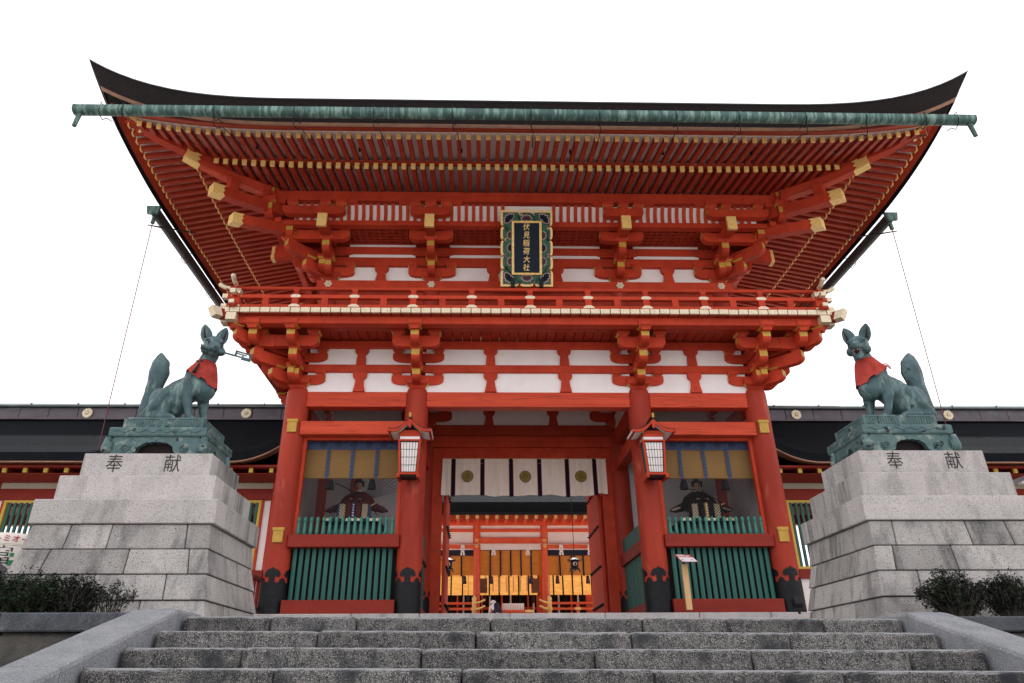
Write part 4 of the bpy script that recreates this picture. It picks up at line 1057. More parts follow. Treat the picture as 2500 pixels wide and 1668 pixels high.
for x, s in ((GXL+.13, -1), (GXR-.13, 1)):
    mb = MB(); mb.cyl((x, GY, GZ-.06), (x+s*.02, GY-.02, GZ-.42), .052, .047, 14); mb.build('spout', PATINA, gut)
for x in xs[1:-1]+[-9.9, 9.75]:
    far = abs(x) > 9.3
    mb = MB(); mb.tube([(x, GY+.12, gz(x)+.19), (x, GY-.145, gz(x)+.17), (x, GY-.15, gz(x)-.02), (x, GY-.09, gz(x)-.12), (x+.01, GY+.05, gz(x)-.17), (x+.02, GY+.16, gz(x)-.02), (x+.05, GY+.34, gz(x)+.05)], .011, 6)
    if not far: mb.tube([(x, GY-.09, gz(x)-.14), (x+.01, GY-.02, gz(x)-.32), (x+.05, GY+.10, gz(x)-.34), (x+.08, GY+.3, gz(x)-.12), (x+.14, GY+1.3, gz(x)+.24)], .011, 6)
    mb.build('gutter_hook', BLACK, gut)
for s, lab in ((-1, 'dark copper gutter under the left side eave of the gate'), (1, 'dark copper gutter under the right side eave of the gate')):
    g2 = thing('copper_gutter', lab, 'gutter', (s*10.5, 20.9, 13.4)); X = s*10.5; Y0, Y1 = 16.2, 25.2; zc = 13.50
    mb = MB(); rings = []
    for yy in (Y0, Y1):
        z = zc+.02*(yy-Y0)/8; rings.append([(X+.125*math.cos(math.pi*(1+k/12)), yy, z+.13*math.sin(math.pi*(1+k/12))) for k in range(13)]+[(X+.125, yy, z+.10), (X-.125, yy, z+.10)])
    mb.loft(rings, 0, closed=True, cap=True); mb.build('gutter_channel', SLATE, g2)
    mb = MB(); mb.cyl((X, Y0+.12, zc-.08), (X, Y0+.10, zc-.36), .055, n=12); mb.build('spout', PATINA, g2)
    mb = MB(); mb.prism([(-.14, -.13), (.14, -.13), (.19, .12), (-.19, .12)], -.06, .02, T((X, Y0, zc))); mb.build('end_plate', PATINA, g2)
    for yy in (18.6, 20.8, 23):
        mb = MB(); mb.tube([(X-s*.3, yy, zc+.15), (X+s*.14, yy, zc+.1), (X+s*.15, yy, zc-.06), (X, yy, zc-.24), (X-s*.12, yy, zc-.15)], .012, 6); mb.build('gutter_hook', BLACK, g2)
    mb = MB(); mb.tube([(X+s*.12, Y0+.1, zc-.42), (X-s*1.0, Y0+.7, zc-.28)], .018, 6); mb.tube([(X+s*.12, Y0+.1, zc-.42), (X-s*.2, Y0+.9, zc-.05)], .014, 6); mb.build('gutter_stay', BLACK, g2)
    xe, ze = (-11.49, 7.12) if s < 0 else (11.70, 7.82)
    mb = MB(); mb.tube([(X, Y0+.1, zc-.36), (xe, 18.2, ze)], .012, 5)
    tag(mb.build('rain_chain', mat('thin_cord', (.20, .05, .06)) if s < 0 else bpy.data.materials['thin_cord']), ('thin dark cord running down from the left side gutter to the roof below' if s < 0 else 'thin dark cord running down from the right side gutter to the roof below'), 'cord')

# ------------------------------------------------------------------ name plaque
PM = T((-.04, 15.98, 12.18)) @ Rx(R(17.5))     # local x right, -y towards the viewer, z up the board
pq = thing('name_plaque', 'tall green and gold framed plaque with gold characters on a dark board', 'plaque', M=PM)
def pbuild(name, mb, m, **k): return mb.build(name, m, pq, PM, **k)
PW, PH = .71, 1.07
def scallop(inset):
    pts = []
    def edge(p0, p1, nrm, cuts, dep=.13):
        p0, p1, nrm = Vector(p0), Vector(p1), Vector(nrm); d = p1-p0
        prev = 0
        for c_ in cuts+[1]:
            a, b = prev, c_
            for i in range(9):
                t = a+(b-a)*i/8
                e = min((t-a)*d.length if a > 0 else 9, (b-t)*d.length if b < 1 else 9)
                bump = -.045*(1-min(1, e/.11))**2
                ww = .022/d.length
                tt = min(max(t, a+(ww if a > 0 else 0)), b-(ww if b < 1 else 0))
                pts.append(p0+d*tt+nrm*(bump-inset))
            if c_ < 1:
                q = p0+d*c_; tn = d.normalized()
                for ux, dd in ((-.022, .05), (-.05, .085), (-.035, .125), (0, .10), (.035, .125), (.05, .085), (.022, .05)):
                    pts.append(q+tn*ux*(1+inset*8)-nrm*(dd+inset*.6))
            prev = c_
    k = PW-0; h = PH
    edge((-k+inset, -h), (k-inset, -h), (0, -1), [.36, .64])
    edge((k, -h+inset), (k, h-inset), (1, 0), [.215, .395, .61, .79])
    edge((k-inset, h), (-k+inset, h), (0, 1), [.36, .64])
    edge((-k, h-inset), (-k, -h+inset), (-1, 0), [.21, .39, .605, .785])
    return [(p[0], p[1]) for p in pts]
mb = MB(); mb.prism(scallop(0), -.03, .12); pbuild('gilt_edge', mb, GOLD)
mb = MB(); mb.prism(scallop(.050), -.036, .0); pbuild('cream_line', mb, PINK)
mb = MB(); mb.prism(scallop(.064), -.042, .0); pbuild('green_field', mb, DGREEN)
def motif(cx, cz, ang, m, s=1.0):
    mb = MB()
    for a in (-52, -18, 18, 52) if s < 1 else (-60, -30, 0, 30, 60):
        t = R(ang+a); L = .10*s+.02; pr = []; pb = []
        for i in range(8):
            q = 2*math.pi*i/8; px_, pz_ = L*.62+.055*s*math.cos(q), .030*s*math.sin(q)
            for arr, g_ in ((pr, 1), (pb, 1.32)):
                X = L*.62+(px_-L*.62)*g_; Z = pz_*g_
                arr.append((cx+X*math.cos(t)-Z*math.sin(t), cz+X*math.sin(t)+Z*math.cos(t)))
        mb.prism(pb, -.046, -.03, mi=1); mb.prism(pr, -.050, -.03)
    pbuild('flower', mb, [m, PINK])
for sx in (-1, 1):
    for sz in (-1, 1): motif(sx*.43, sz*.78, 90-sx*45 if sz > 0 else -90+sx*45, NAVY, 1.5)
    for zz, m in ((.36, PLUM), (0, NAVY), (-.38, PLUM)): motif(sx*.405, zz, 0 if sx > 0 else 180, m, 1.0)
motif(0, .77, 90, PLUM, 1.3); motif(0, -.77, -90, PLUM, 1.3)
mb = MB()
for a, b, c_, d_ in ((-.41, -.345, -.76, .76), (.345, .41, -.76, .76), (-.345, .345, .70, .76), (-.345, .345, -.76, -.70)): mb.box(a, b, -.085, -.04, c_, d_, .012)
pbuild('gilt_frame', mb, GOLD)
mb = MB()
for zz in [-.6+.2*i for i in range(7)]:
    for x in (-.378, .378): ell(mb, (x, -.088, zz), .011)
for x in (-.28, -.22, -.06, .06, .22, .28):
    for zz in (.73, -.73): ell(mb, (x, -.088, zz), .011)
pbuild('frame_studs', mb, OCHRE, stuff=True)
mb = MB(); mb.box(-.346, .346, -.065, -.03, -.70, .70, .003); pbuild('dark_board', mb, NAVY)
for i, ch in enumerate('伏見稲荷大社'):
    me = text_mesh(ch, .205, GOLD, .004, .0008, .10); put('character', me, pq, PM @ T((-.015+.006*math.sin(i*2), -.070, .575-.228*i)) @ Rx(R(90)) @ Matrix.Diagonal((.92, 1.0, 1, 1)))
for x in (-.385, .39): mb = MB(); mb.box(x-.055, x+.055, -.10, .10, -1.11, -.86, .008); pbuild('iron_bracket', mb, BLACK)

# ------------------------------------------------------------------ lanterns on the inner pillars
def lantern(x, label):
    L = thing('pillar_lantern', label, 'lantern', (x, 16.85, 6.05), 'lanterns on the inner pillars of the gate'); o = T((x, 16.86, 6.05))
    def B(n, mb, m): return mb.build(n, m, L, o)
    def wz(z): return .205+.055*z/.90     # half width, tapering downwards
    mb = MB(); mb.box(-.265, .265, -.235, .235, .02, .075, .006); mb.box(-.20, .20, -.18, .18, -.02, .02, .004, 1)
    for sx in (-1, 1): mb.box(sx*.24-.035, sx*.24+.035, -.27, .25, -.055, .018, .006)
    B('base', mb, [RED, BLACK])
    for sx in (-1, 1):
        for sy in (-1, 1):
            c = [[[Vector((sx*wz(z)+(i-.5)*.05, sy*wz(z)*.86+(j-.5)*.05, z)) for z in (.075, .88)] for j in (0, 1)] for i in (0, 1)]
            mb = MB(); mb.hexa(c, .004); B('corner_bar', mb, RED)
    for nm, za, zb, w_ in (('top_band', .86, .905, .285), ('head_band', .99, 1.06, .26)):
        mb = MB(); mb.box(-w_, w_, -w_*.9, w_*.9, za, zb, .005); B(nm, mb, RED)
    mb = MB(); mb.box(-.245, .245, -.215, .215, .905, .99, .003); B('upper_pane', mb, PAPER)
    for side in range(4):
        m = PAPER if side == 0 or side == 2 else GREEN
        rot = Rz(R(90*side)); D = .86 if side % 2 == 0 else 1.0; Wd = 1.0 if side % 2 == 0 else .86
        mb = MB(); mb.loft([[tuple(rot @ Vector((sx*(wz(z)-.03)*Wd, -(wz(z)*D-.012), z))) for sx in (-1, 1)] for z in (.08, .86)], 0, closed=False)
        p_ = mb.build('pane', m, L, o)
        mb = MB()
        if side % 2 == 0:
            for i in range(1, 6):
                t = -1+2*i/6
                mb.tube([rot @ Vector((t*(wz(z)-.035)*Wd, -(wz(z)*D-.008), z)) for z in (.09, .86)], .0055, 4)
            for z in (.27, .465, .66): mb.tube([rot @ Vector((t*(wz(z)-.03)*Wd, -(wz(z)*D-.006), z)) for t in (-1, 1)], .0065, 4)
            for z in (.095, .85): mb.tube([rot @ Vector((t*(wz(z)-.03)*Wd, -(wz(z)*D-.008), z)) for t in (-1, 1)], .012, 4, 1)
            for t in (-1, 1): mb.tube([rot @ Vector((t*(wz(z)-.035)*Wd, -(wz(z)*D-.008), z)) for z in (.09, .86)], .011, 4, 1)
        else:
            for i in range(1, 5): mb.tube([rot @ Vector((-.2+.08*i, -(wz(.1)*D-.004), .1)), rot @ Vector((-.2+.09*i, -(wz(.85)*D-.004), .85))], .006, 4)
        mb.build('muntins', [GREEN, BLACK], p_, o)
    # gabled roof, ridge running to the pillar, curved bargeboards
    def rz(a): t = abs(a)/.52; return 1.40-.30*t-.10*math.sin(t*math.pi)*.9+.03*t*t
    for nm, d0, d1, y0, y1, m in (('roof_cover', .0, .018, -.40, .30, BLACK), ('bargeboard', -.075, -.001, -.40, -.355, RED), ('eave_board', -.060, -.002, -.354, .30, WHITE), ('bargeboard', -.075, -.001, .301, .34, RED)):
        mb = MB(); rings = []
        for i in range(-8, 9):
            a = .54*i/8; z = rz(a); rings.append([(a, y0, z+d0), (a, y1, z+d0), (a, y1, z+d1), (a, y0, z+d1)])
        mb.loft(rings, 0, cap=True); B(nm, mb, m)
    for sx in (-1, 1): mb = MB(); mb.box(sx*.50-.03, sx*.50+.03, -.42, .31, rz(.5)-.075, rz(.5)-.02, .004); B('eave_rail', mb, RED)
    mb = MB(); mb.prism([(-.03, 1.40), (.03, 1.40), (.018, 1.52), (-.018, 1.52)], -.42, .3); B('ridge_tile', mb, BLACK)
    mb = MB(); mb.box(-.028, .028, -.44, -.40, 1.42, 1.54, .006); B('finial', mb, OCHRE)
    mb = MB(); mb.prism([(-.055, 1.27), (0, 1.33), (.055, 1.27), (.03, 1.235), (.045, 1.20), (0, 1.15), (-.045, 1.20), (-.03, 1.235)], -.40, -.36); B('gable_pendant', mb, RED)
    mb = MB(); mb.prism([(-.25, 1.06), (.25, 1.06), (.16, 1.14), (-.16, 1.14)], -.24, .2); B('gable_panel', mb, RED)
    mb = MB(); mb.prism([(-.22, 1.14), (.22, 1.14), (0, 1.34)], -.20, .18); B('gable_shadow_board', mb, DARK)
    for sx in (-1, 1): mb = MB(); mb.box(sx*.27-.03, sx*.27+.03, -.31, -.27, 1.065, 1.10, .004); B('bracket_cap', mb, OCHRE)
    mb = MB(); mb.box(-.1, .1, .2, .38, .1, .2, .01); mb.box(-.1, .1, .2, .38, .8, .9, .01); B('wall_mount', mb, RED)
lantern(-3.03, 'white-paned wooden lantern on the inner pillar near the maroon statue')
lantern(3.05, 'white-paned wooden lantern on the inner pillar near the signpost')

# ------------------------------------------------------------------ bamboo blinds over the niches
def blind(s, lab):
    x0, x1 = sorted((s*3.36, s*5.86)); t = thing('bamboo_blind', lab, 'blind', ((x0+x1)/2, 17.74, 7.2), 'blinds hanging over the two niches')
    mb = MB(); grid(mb, lambda a, b: (x0+(x1-x0)*a, 17.76+.012*math.sin(a*9+b*3), 6.28+.78*b), 24, 10); mb.cyl((x0, 17.75, 6.285), (x1, 17.75, 6.285), .032, n=10); mb.build('reed_sheet', BLIND, t)
    mb = MB(); mb.box(x0, x1, 17.735, 17.75, 7.03, 7.285, .003); v = mb.build('valance', VAL, t)
    straps = (-5.24, -4.61, -3.98) if s < 0 else (3.98, 4.61, 5.24)
    for x in straps:
        mb = MB(); mb.box(x-.042, x+.042, 17.715, 17.737, 6.25, 7.035, .003); st_ = mb.build('strap', VAL, t)
        for k in range(4):
            mb = MB()
            for q in range(6): a = q*math.pi/3; mb.cyl((x+.018*math.cos(a), 17.714, 6.34+.2*k+.018*math.sin(a)), (x+.018*math.cos(a), 17.712, 6.34+.2*k+.018*math.sin(a)), .010, n=6)
            mb.build('strap_crest', VALD, st_)
            mb = MB(); mb.prism([(x-.036, 6.44+.2*k), (x, 6.42+.2*k), (x+.036, 6.44+.2*k), (x, 6.46+.2*k)], 17.712, 17.714); mb.build('strap_diamond', VALD, st_)
    x = -5.79 if s < 0 else 3.44
    while x < x1-.1:
        if x > x0+.1:
            mb = MB(); rr_ = .098
            for q in range(16):
                a = q*math.pi/8; b = a+math.pi/8
                mb.prism([(x+rr_*math.cos(a), 7.16+rr_*math.sin(a)), (x+rr_*math.cos(b), 7.16+rr_*math.sin(b)), (x+.78*rr_*math.cos(b), 7.16+.78*rr_*math.sin(b)), (x+.78*rr_*math.cos(a), 7.16+.78*rr_*math.sin(a))], 17.731, 17.734)
            for q in range(6): a = q*math.pi/3; mb.cyl((x+.04*math.cos(a), 17.734, 7.16+.04*math.sin(a)), (x+.04*math.cos(a), 17.731, 7.16+.04*math.sin(a)), .022, n=7)
            mb.build('valance_crest', VALD, v)
            for zz in (7.235, 7.085): mb = MB(); mb.prism([(x+.13, zz-.025), (x+.195, zz), (x+.26, zz-.025), (x+.195, zz+.03)], 17.731, 17.734); mb.build('valance_leaf', VALD, v)
        x += .395
    for x in (straps[0]+.07, straps[2]-.1):
        mb = MB(); mb.tube([(x, 17.9, 6.5), (x, 17.9, 6.33)], .012, 6); lathe(mb, [(.05, 6.24), (.065, 6.26), (.062, 6.33), (.02, 6.36)], 12, T((x, 17.9, 0))); ta = mb.build('tassel_head', REDINK, t)
        mb = MB(); rings = []
        for z, rr_ in ((6.25, .06), (6.15, .085), (6.02, .105)): rings.append([(x+(rr_+.008*(i % 2))*math.cos(i*math.pi/12), 17.9+(rr_+.008*(i % 2))*math.sin(i*math.pi/12), z) for i in range(24)])
        mb.loft(rings, 0, cap=True); mb.build('tassel_fringe', BLKROBE, ta)
blind(-1, 'yellow bamboo blind with a blue valance above the maroon-robed statue')
blind(1, 'yellow bamboo blind with a blue valance above the black-robed statue')

# ------------------------------------------------------------------ seated guardian statues
def hand(mb, c, s, up=0):
    c = Vector(c); ell(mb, c, (.034, .045, .026))
    for i in range(4): 
        q = c+Vector((s*(-.026+.017*i), -.04, .0)); ln = (.040, .048, .044, .034)[i]
        limb(mb, [(*q, .010), (*(q+Vector((0, -ln*.7, -.006))), .009), (*(q+Vector((0, -ln*.8, -.036))), .008)])
    q = c+Vector((-s*.034, -.01, .005)); limb(mb, [(*q, .011), (*(q+Vector((-s*.022, -.03, -.006))), .010), (*(q+Vector((-s*.018, -.052, -.02))), .008)])
def statue(cx, robe, lab, s, dark):
    cy, zs = 19.35, 5.42
    t = thing('guardian_statue', lab, 'statue', (cx, cy, zs))
    mb = MB()
    limb(mb, [(cx, cy, zs+.15, .26), (cx, cy, zs+.52, .23), (cx, cy, zs+.70, .20)])
    for sg in (-1, 1):
        limb(mb, [(cx+sg*.12, cy, zs+.77, .12), (cx+sg*.29, cy-.02, zs+.64, .14), (cx+sg*.36, cy-.08, zs+.50, .14), (cx+sg*.14, cy-.26, zs+.60, .080)])
        limb(mb, [(cx+sg*.30, cy-.05, zs+.52, .14), (cx+sg*.52, cy-.08, zs+.42, .115), (cx+sg*.70, cy-.10, zs+.36, .09), (cx+sg*.84, cy-.1, zs+.33, .035)], .5)
        limb(mb, [(cx+sg*.12, cy-.1, zs+.40, .15), (cx+sg*.24, cy-.42, zs+.42, .14)])
        limb(mb, [(cx+sg*.24, cy-.42, zs+.40, .13), (cx+sg*.25, cy-.46, zs+.05, .13)])
    me = remesh(mb, 'robe', robe, .016, 3); put('robe', me, t)
    mb = MB()
    for sg in (-1, 1):
        c = [[[Vector((cx+sg*.30+(i-.5)*.16, cy-.60+(.04 if j else 0), zs+z)) for z in (.0, .42)] for j in (0, 1)] for i in (0, 1)]; mb.hexa(c, .01)
    mb.build('brocade_trousers', CHK, t)
    mb = MB()
    for sg in (-1, 1): mb.box(cx+sg*.13-.07, cx+sg*.13+.07, cy-.625, cy-.56, zs+.06, zs+.45, .015)
    mb.build('front_panel', robe, t)
    mb = MB(); mb.box(cx-.045, cx+.045, cy-.64, cy-.57, zs+.02, zs+.44, .006); sash = mb.build('sash', BLUE if not dark else OCHRE, t)
    for k in range(5):
        mb = MB(); mb.prism([(cx-.022, zs+.09+.07*k), (cx+.015, zs+.075+.07*k), (cx+.022, zs+.11+.07*k), (cx-.01, zs+.125+.07*k)], cy-.645, cy-.641); mb.build('sash_motif', PAPER, sash)
    for sg in (-1, 1): mb = MB(); mb.prism([(cx+sg*.40, zs-.02), (cx+sg*.47, zs+.0), (cx+sg*.43, zs+.42), (cx+sg*.37, zs+.42)], cy-.55, cy-.45); mb.build('side_cloth', BLUE if not dark else BLKROBE, t)
    if True:
        mb = MB()
        for sg in (-1, 1): ell(mb, (cx+sg*.70, cy-.165, zs+.37), (.14, .02, .035), Ry(R(18*sg)))
        mb.build('sleeve_lining', PLUM if not dark else PINK, t)
    hd = MB(); H = Vector((cx, cy-.06, zs+1.06))
    ell(hd, H, (.088, .10, .125)); ell(hd, H+Vector((0, -.02, -.06)), (.068, .082, .07)); limb(hd, [(cx, cy, zs+.84, .06), (cx, cy-.04, zs+.98, .055)])
    ell(hd, H+Vector((0, -.105, -.01)), (.014, .022, .028)); 
    for sg in (-1, 1): ell(hd, H+Vector((sg*.09, .01, -.01)), (.014, .022, .034)); ell(hd, H+Vector((sg*.032, -.088, .035)), (.026, .012, .008))
    me = remesh(hd, 'head', SKIN, .007, 2); hh = put('head', me, t)
    mb = MB()
    for sg in (-1, 1): ell(mb, H+Vector((sg*.034, -.096, .012)), (.016, .006, .005)); ell(mb, H+Vector((sg*.034, -.098, .040)), (.022, .005, .004), Ry(R(8*sg))); ell(mb, H+Vector((sg*.016, -.104, -.045)), (.016, .005, .004))
    ell(mb, H+Vector((0, -.085, -.12)), (.010, .012, .02)); mb.build('face_paint', HAIR, hh, stuff=True)
    mb = MB(); ell(mb, H+Vector((0, -.100, -.062)), (.022, .006, .006)); mb.build('lips', REDINK, hh)
    mb = MB(); ell(mb, H+Vector((0, .02, .07)), (.10, .11, .09)); lathe(mb, [(.085, .08), (.07, .16), (.055, .25)], 12, T(H+Vector((0, .02, 0))))
    for sg in (-1, 1): ell(mb, H+Vector((sg*.125, .0, .03)), (.028, .05, .10))
    mb.build('cap', HAIR, t)
    mb = MB(); mb.loft([[(cx+r_*math.cos(a*math.pi/10), cy-.01+r_*math.sin(a*math.pi/10), z) for a in range(20)] for r_, z in ((.085, zs+.865), (.10, zs+.875), (.07, zs+.91))]); mb.build('collar', PAPER, t)
    for sg in (-1, 1):
        mb = MB(); hand(mb, (cx+sg*.13, cy-.38, zs+.60), sg); me = remesh(mb, 'hand', SKIN2, .0055, 1); put('hand', me, t)
    # bow and arrow held across the lap, quiver of arrows behind
    mb = MB()
    if not dark: mb.tube([(cx-.60, cy-.40, zs+1.03), (cx-.3, cy-.41, zs+.90), (cx, cy-.42, zs+.72), (cx+.25, cy-.42, zs+.55), (cx+.62, cy-.40, zs+.16)], .012, 6)
    else: mb.tube([(cx-.62, cy-.40, zs+.92), (cx-.2, cy-.41, zs+.84), (cx+.10, cy-.42, zs+.72), (cx+.42, cy-.42, zs+.55), (cx+.80, cy-.40, zs+.30)], .012, 6)
    mb.build('bow', BLACK, t)
    mb = MB(); mb.tube([(cx+.06, cy-.40, zs+.84), (cx-.55, cy-.40, zs+.26)], .009, 6); ar = mb.build('arrow', BLACK, t)
    for k in range(3): mb = MB(); mb.prism([(cx-.50-.03*k, zs+.24+.03*k), (cx-.36-.03*k, zs+.38+.03*k), (cx-.34-.03*k, zs+.35+.03*k), (cx-.48-.03*k, zs+.20+.03*k)], cy-.41+.01*k, cy-.405+.01*k); mb.build('fletching', BLKROBE, ar)
    for k in range(11): mb = MB(); a = R(18+5.5*k); mb.tube([(cx+.10+.012*k, cy+.22, zs+.72), (cx+.10+.012*k+1.0*math.sin(a), cy+.24, zs+.72+1.0*math.cos(a))], .007, 5); mb.build('arrow', BLACK, t)
    mb = MB(); mb.tube([(cx+.36, cy-.44, zs+.33), (cx+.44, cy-.46, zs+.40), (cx+.56, cy-.48, zs+.46)], .018, 7); mb.build('sword_hilt', GOLD, t)
    # stand
    st2 = thing('statue_stand', 'dark lacquered stand with gilt edge under the '+('black' if dark else 'maroon')+'-robed statue', 'stand', (cx, cy-.1, 4.6))
    mb = MB(); mb.box(cx-.66, cx+.66, cy-.70, cy+.42, 3.05, 5.30, .02); mb.build('body', NAVY, st2)
    mb = MB(); mb.box(cx-.74, cx+.74, cy-.78, cy+.5, 5.30, 5.415, .012); top = mb.build('top', NAVY, st2)
    for a, b in ((-.74, -.50), (-.15, .22), (.42, .74)): mb = MB(); mb.box(cx+a, cx+b, cy-.792, cy-.75, 5.345, 5.42, .006); mb.build('gilt_mount', PGOLD, top)
    for a in (-.34, .34):
        mb = MB(); mb.prism([(cx+a+.24*math.cos(q*math.pi/10)*(1.1 if q % 5 else 1), 5.02+.13*math.sin(q*math.pi/10)) for q in range(20)], cy-.708, cy-.70); mb.build('inlay', GREEN, st2)
statue(-4.66, MAROON, 'seated archer statue in a dark maroon robe in the left niche of the gate', 1, False)
statue(4.83, BLKROBE, 'seated archer statue in a black robe in the right niche of the gate', -1, True)

# ------------------------------------------------------------------ curtain in the passage
cu = thing('shrine_curtain', 'short white curtain with black straps and three gold flower crests over the passage', 'curtain', (.05, 20.6, 7.6))
def cy_(x, q): return 20.60+q*(.030*math.sin(x*5.3+.4)+.018*math.sin(x*13+1)+.010*math.sin(x*29)) + .006*math.sin(x*40)*(1-q)
def cb(x): return 6.50+.018*math.sin(x*3.1)+.012*math.sin(x*9)+.04*(abs(x) > 2.2)
stx = [-2.09, -1.215, -.35, .505, 1.345, 2.18]
ed = [-2.42]+stx+[2.54]
for a, b in zip(ed, ed[1:]):
    mb = MB()
    grid(mb, lambda u_, v_, a=a, b=b: (a+(b-a)*u_+(.0 if 0 else -.03*(1-v_)*(a < -2.3 and u_ < .01)), cy_(a+(b-a)*u_, 1-v_), cb(a+(b-a)*u_)+(7.63-cb(a+(b-a)*u_))*v_+.006*math.sin(u_*37)*(v_ > .99)), 22, 14)
    mb.build('cloth_panel', CLOTH, cu)
mb = MB(); mb.tube([(-2.44, 20.59, 7.62), (2.56, 20.59, 7.62)], .014, 6); mb.build('rod', WOOD, cu)
mb = MB(); mb.tube([(-2.44+5.0*i/60, cy_(-2.44+5*i/60, .15)-.012, 7.475-.014*abs(math.sin(i*.62))) for i in range(61)], .006, 4); mb.build('cord', CLOTH, cu)
for x in stx:
    for nm, hw, d, m, zb in (('strap_edge', .068, .014, REDINK, -.025), ('black_strap', .056, .019, NBLK, -.03)):
        mb = MB(); grid(mb, lambda u_, v_: (x-hw+2*hw*u_, cy_(x-hw+2*hw*u_, 1-v_)-d, cb(x)+zb+(7.64-cb(x)-zb)*v_), 2, 14); mb.build(nm, m, cu)
for x in (-1.66, .075, 1.75):
    mb = MB(); crest(mb, .172, .006, T((x, cy_(x, .5)-.035, 7.07)), 0, mo=1); mb.build('flower_crest', [CRST, CRSTL], cu)
for x in (-1.95, 2.02, -1.45, 1.4): mb = MB(); mb.tube([(x, 20.74, 7.78), (x, 20.66, 7.74), (x+.01, 20.6, 7.64)], .010, 5); mb.build('hook', BLACK, cu)

# ------------------------------------------------------------------ sign, fence, lamps at the foot of the gate
sg = thing('sign_post', 'small tilted red and white notice board on a pale wooden post before the right niche', 'sign', (3.5, 16.85, 2.98))
mb = MB(); mb.box(3.44, 3.575, 16.80, 16.87, 2.986, 3.99, .006); mb.build('post', WOOD, sg)
a, dn, ac = Vector((3.27, 16.75, 4.185)), Vector((.10, -.26, -.20)), Vector((.375, .015, 0))
nr = ac.cross(dn).normalized(); nr = -nr if nr.z < 0 else nr
def quadp(u0, u1, v0, v1, off, th=.006):
    c = [[[a+ac*u+dn*v+nr*o for o in (off, off+th)] for v in (v0, v1)] for u in (u0, u1)]; return MB().hexa(c, .001)
quadp(0, 1, 0, 1, 0, .014).build('board', SIGNR, sg); quadp(.035, .965, .42, .995, .0145, .002).build('white_panel', SIGNW, sg)
for v, u0, u1 in ((.05, .08, .58), (.13, .08, .55), (.13, .60, .88), (.24, .08, .9), (.31, .08, .7), (.36, .08, .85)): quadp(u0, u1, v, v+(.06 if v < .2 else .028), .0145, .001).build('text_line', SIGNW, sg)
for v, u0, u1 in ((.80, .08, .42), (.80, .55, .92), (.90, .08, .24), (.90, .55, .82)): quadp(u0, u1, v, v+.025, .017, .001).build('text_line', GREY, sg)
for u in (.12, .70):
    b = quadp(u, u+.10, .66, .74, .017, .001); quadp(u+.07, u+.11, .60, .67, .017, .001); b.build('fox_icon', COPR, sg)
fn = thing('low_fence', 'low red wooden fence at the foot of the outer left pillar', 'fence', (-6.62, 17, 2.96))
for z in (3.05, 3.74): mb = MB(); mb.box(-6.68, -6.60, 16.5, 17.9, z, z+.11, .01); mb.build('rail', REDDARK, fn)
for i in range(5): mb = MB(); mb.box(-6.675, -6.605, 16.55+.31*i, 16.63+.31*i, 2.96, 3.74, .008); mb.build('fence_post', REDDARK, fn)
for x, lab in ((-6.35, 'small black floodlight beside the outer left pillar'), (5.62, 'small black floodlight at the outer right pillar')):
    t = thing('floodlight', lab, 'floodlight', (x, 15.9, 2.85)); 
    mb = MB(); mb.box(-.10, .10, -.07, .07, -.10, .12, .02, M=T((x, 15.9, 3.05)) @ Rx(R(-35))); mb.build('housing', BLACK, t)
    mb = MB(); mb.tube([(x-.12, 15.9, 3.05), (x-.12, 15.9, 2.9), (x+.12, 15.9, 2.9), (x+.12, 15.9, 3.05)], .012, 5); mb.cyl((x, 15.9, 2.82), (x, 15.9, 2.9), .03); mb.build('yoke', BLACK, t)

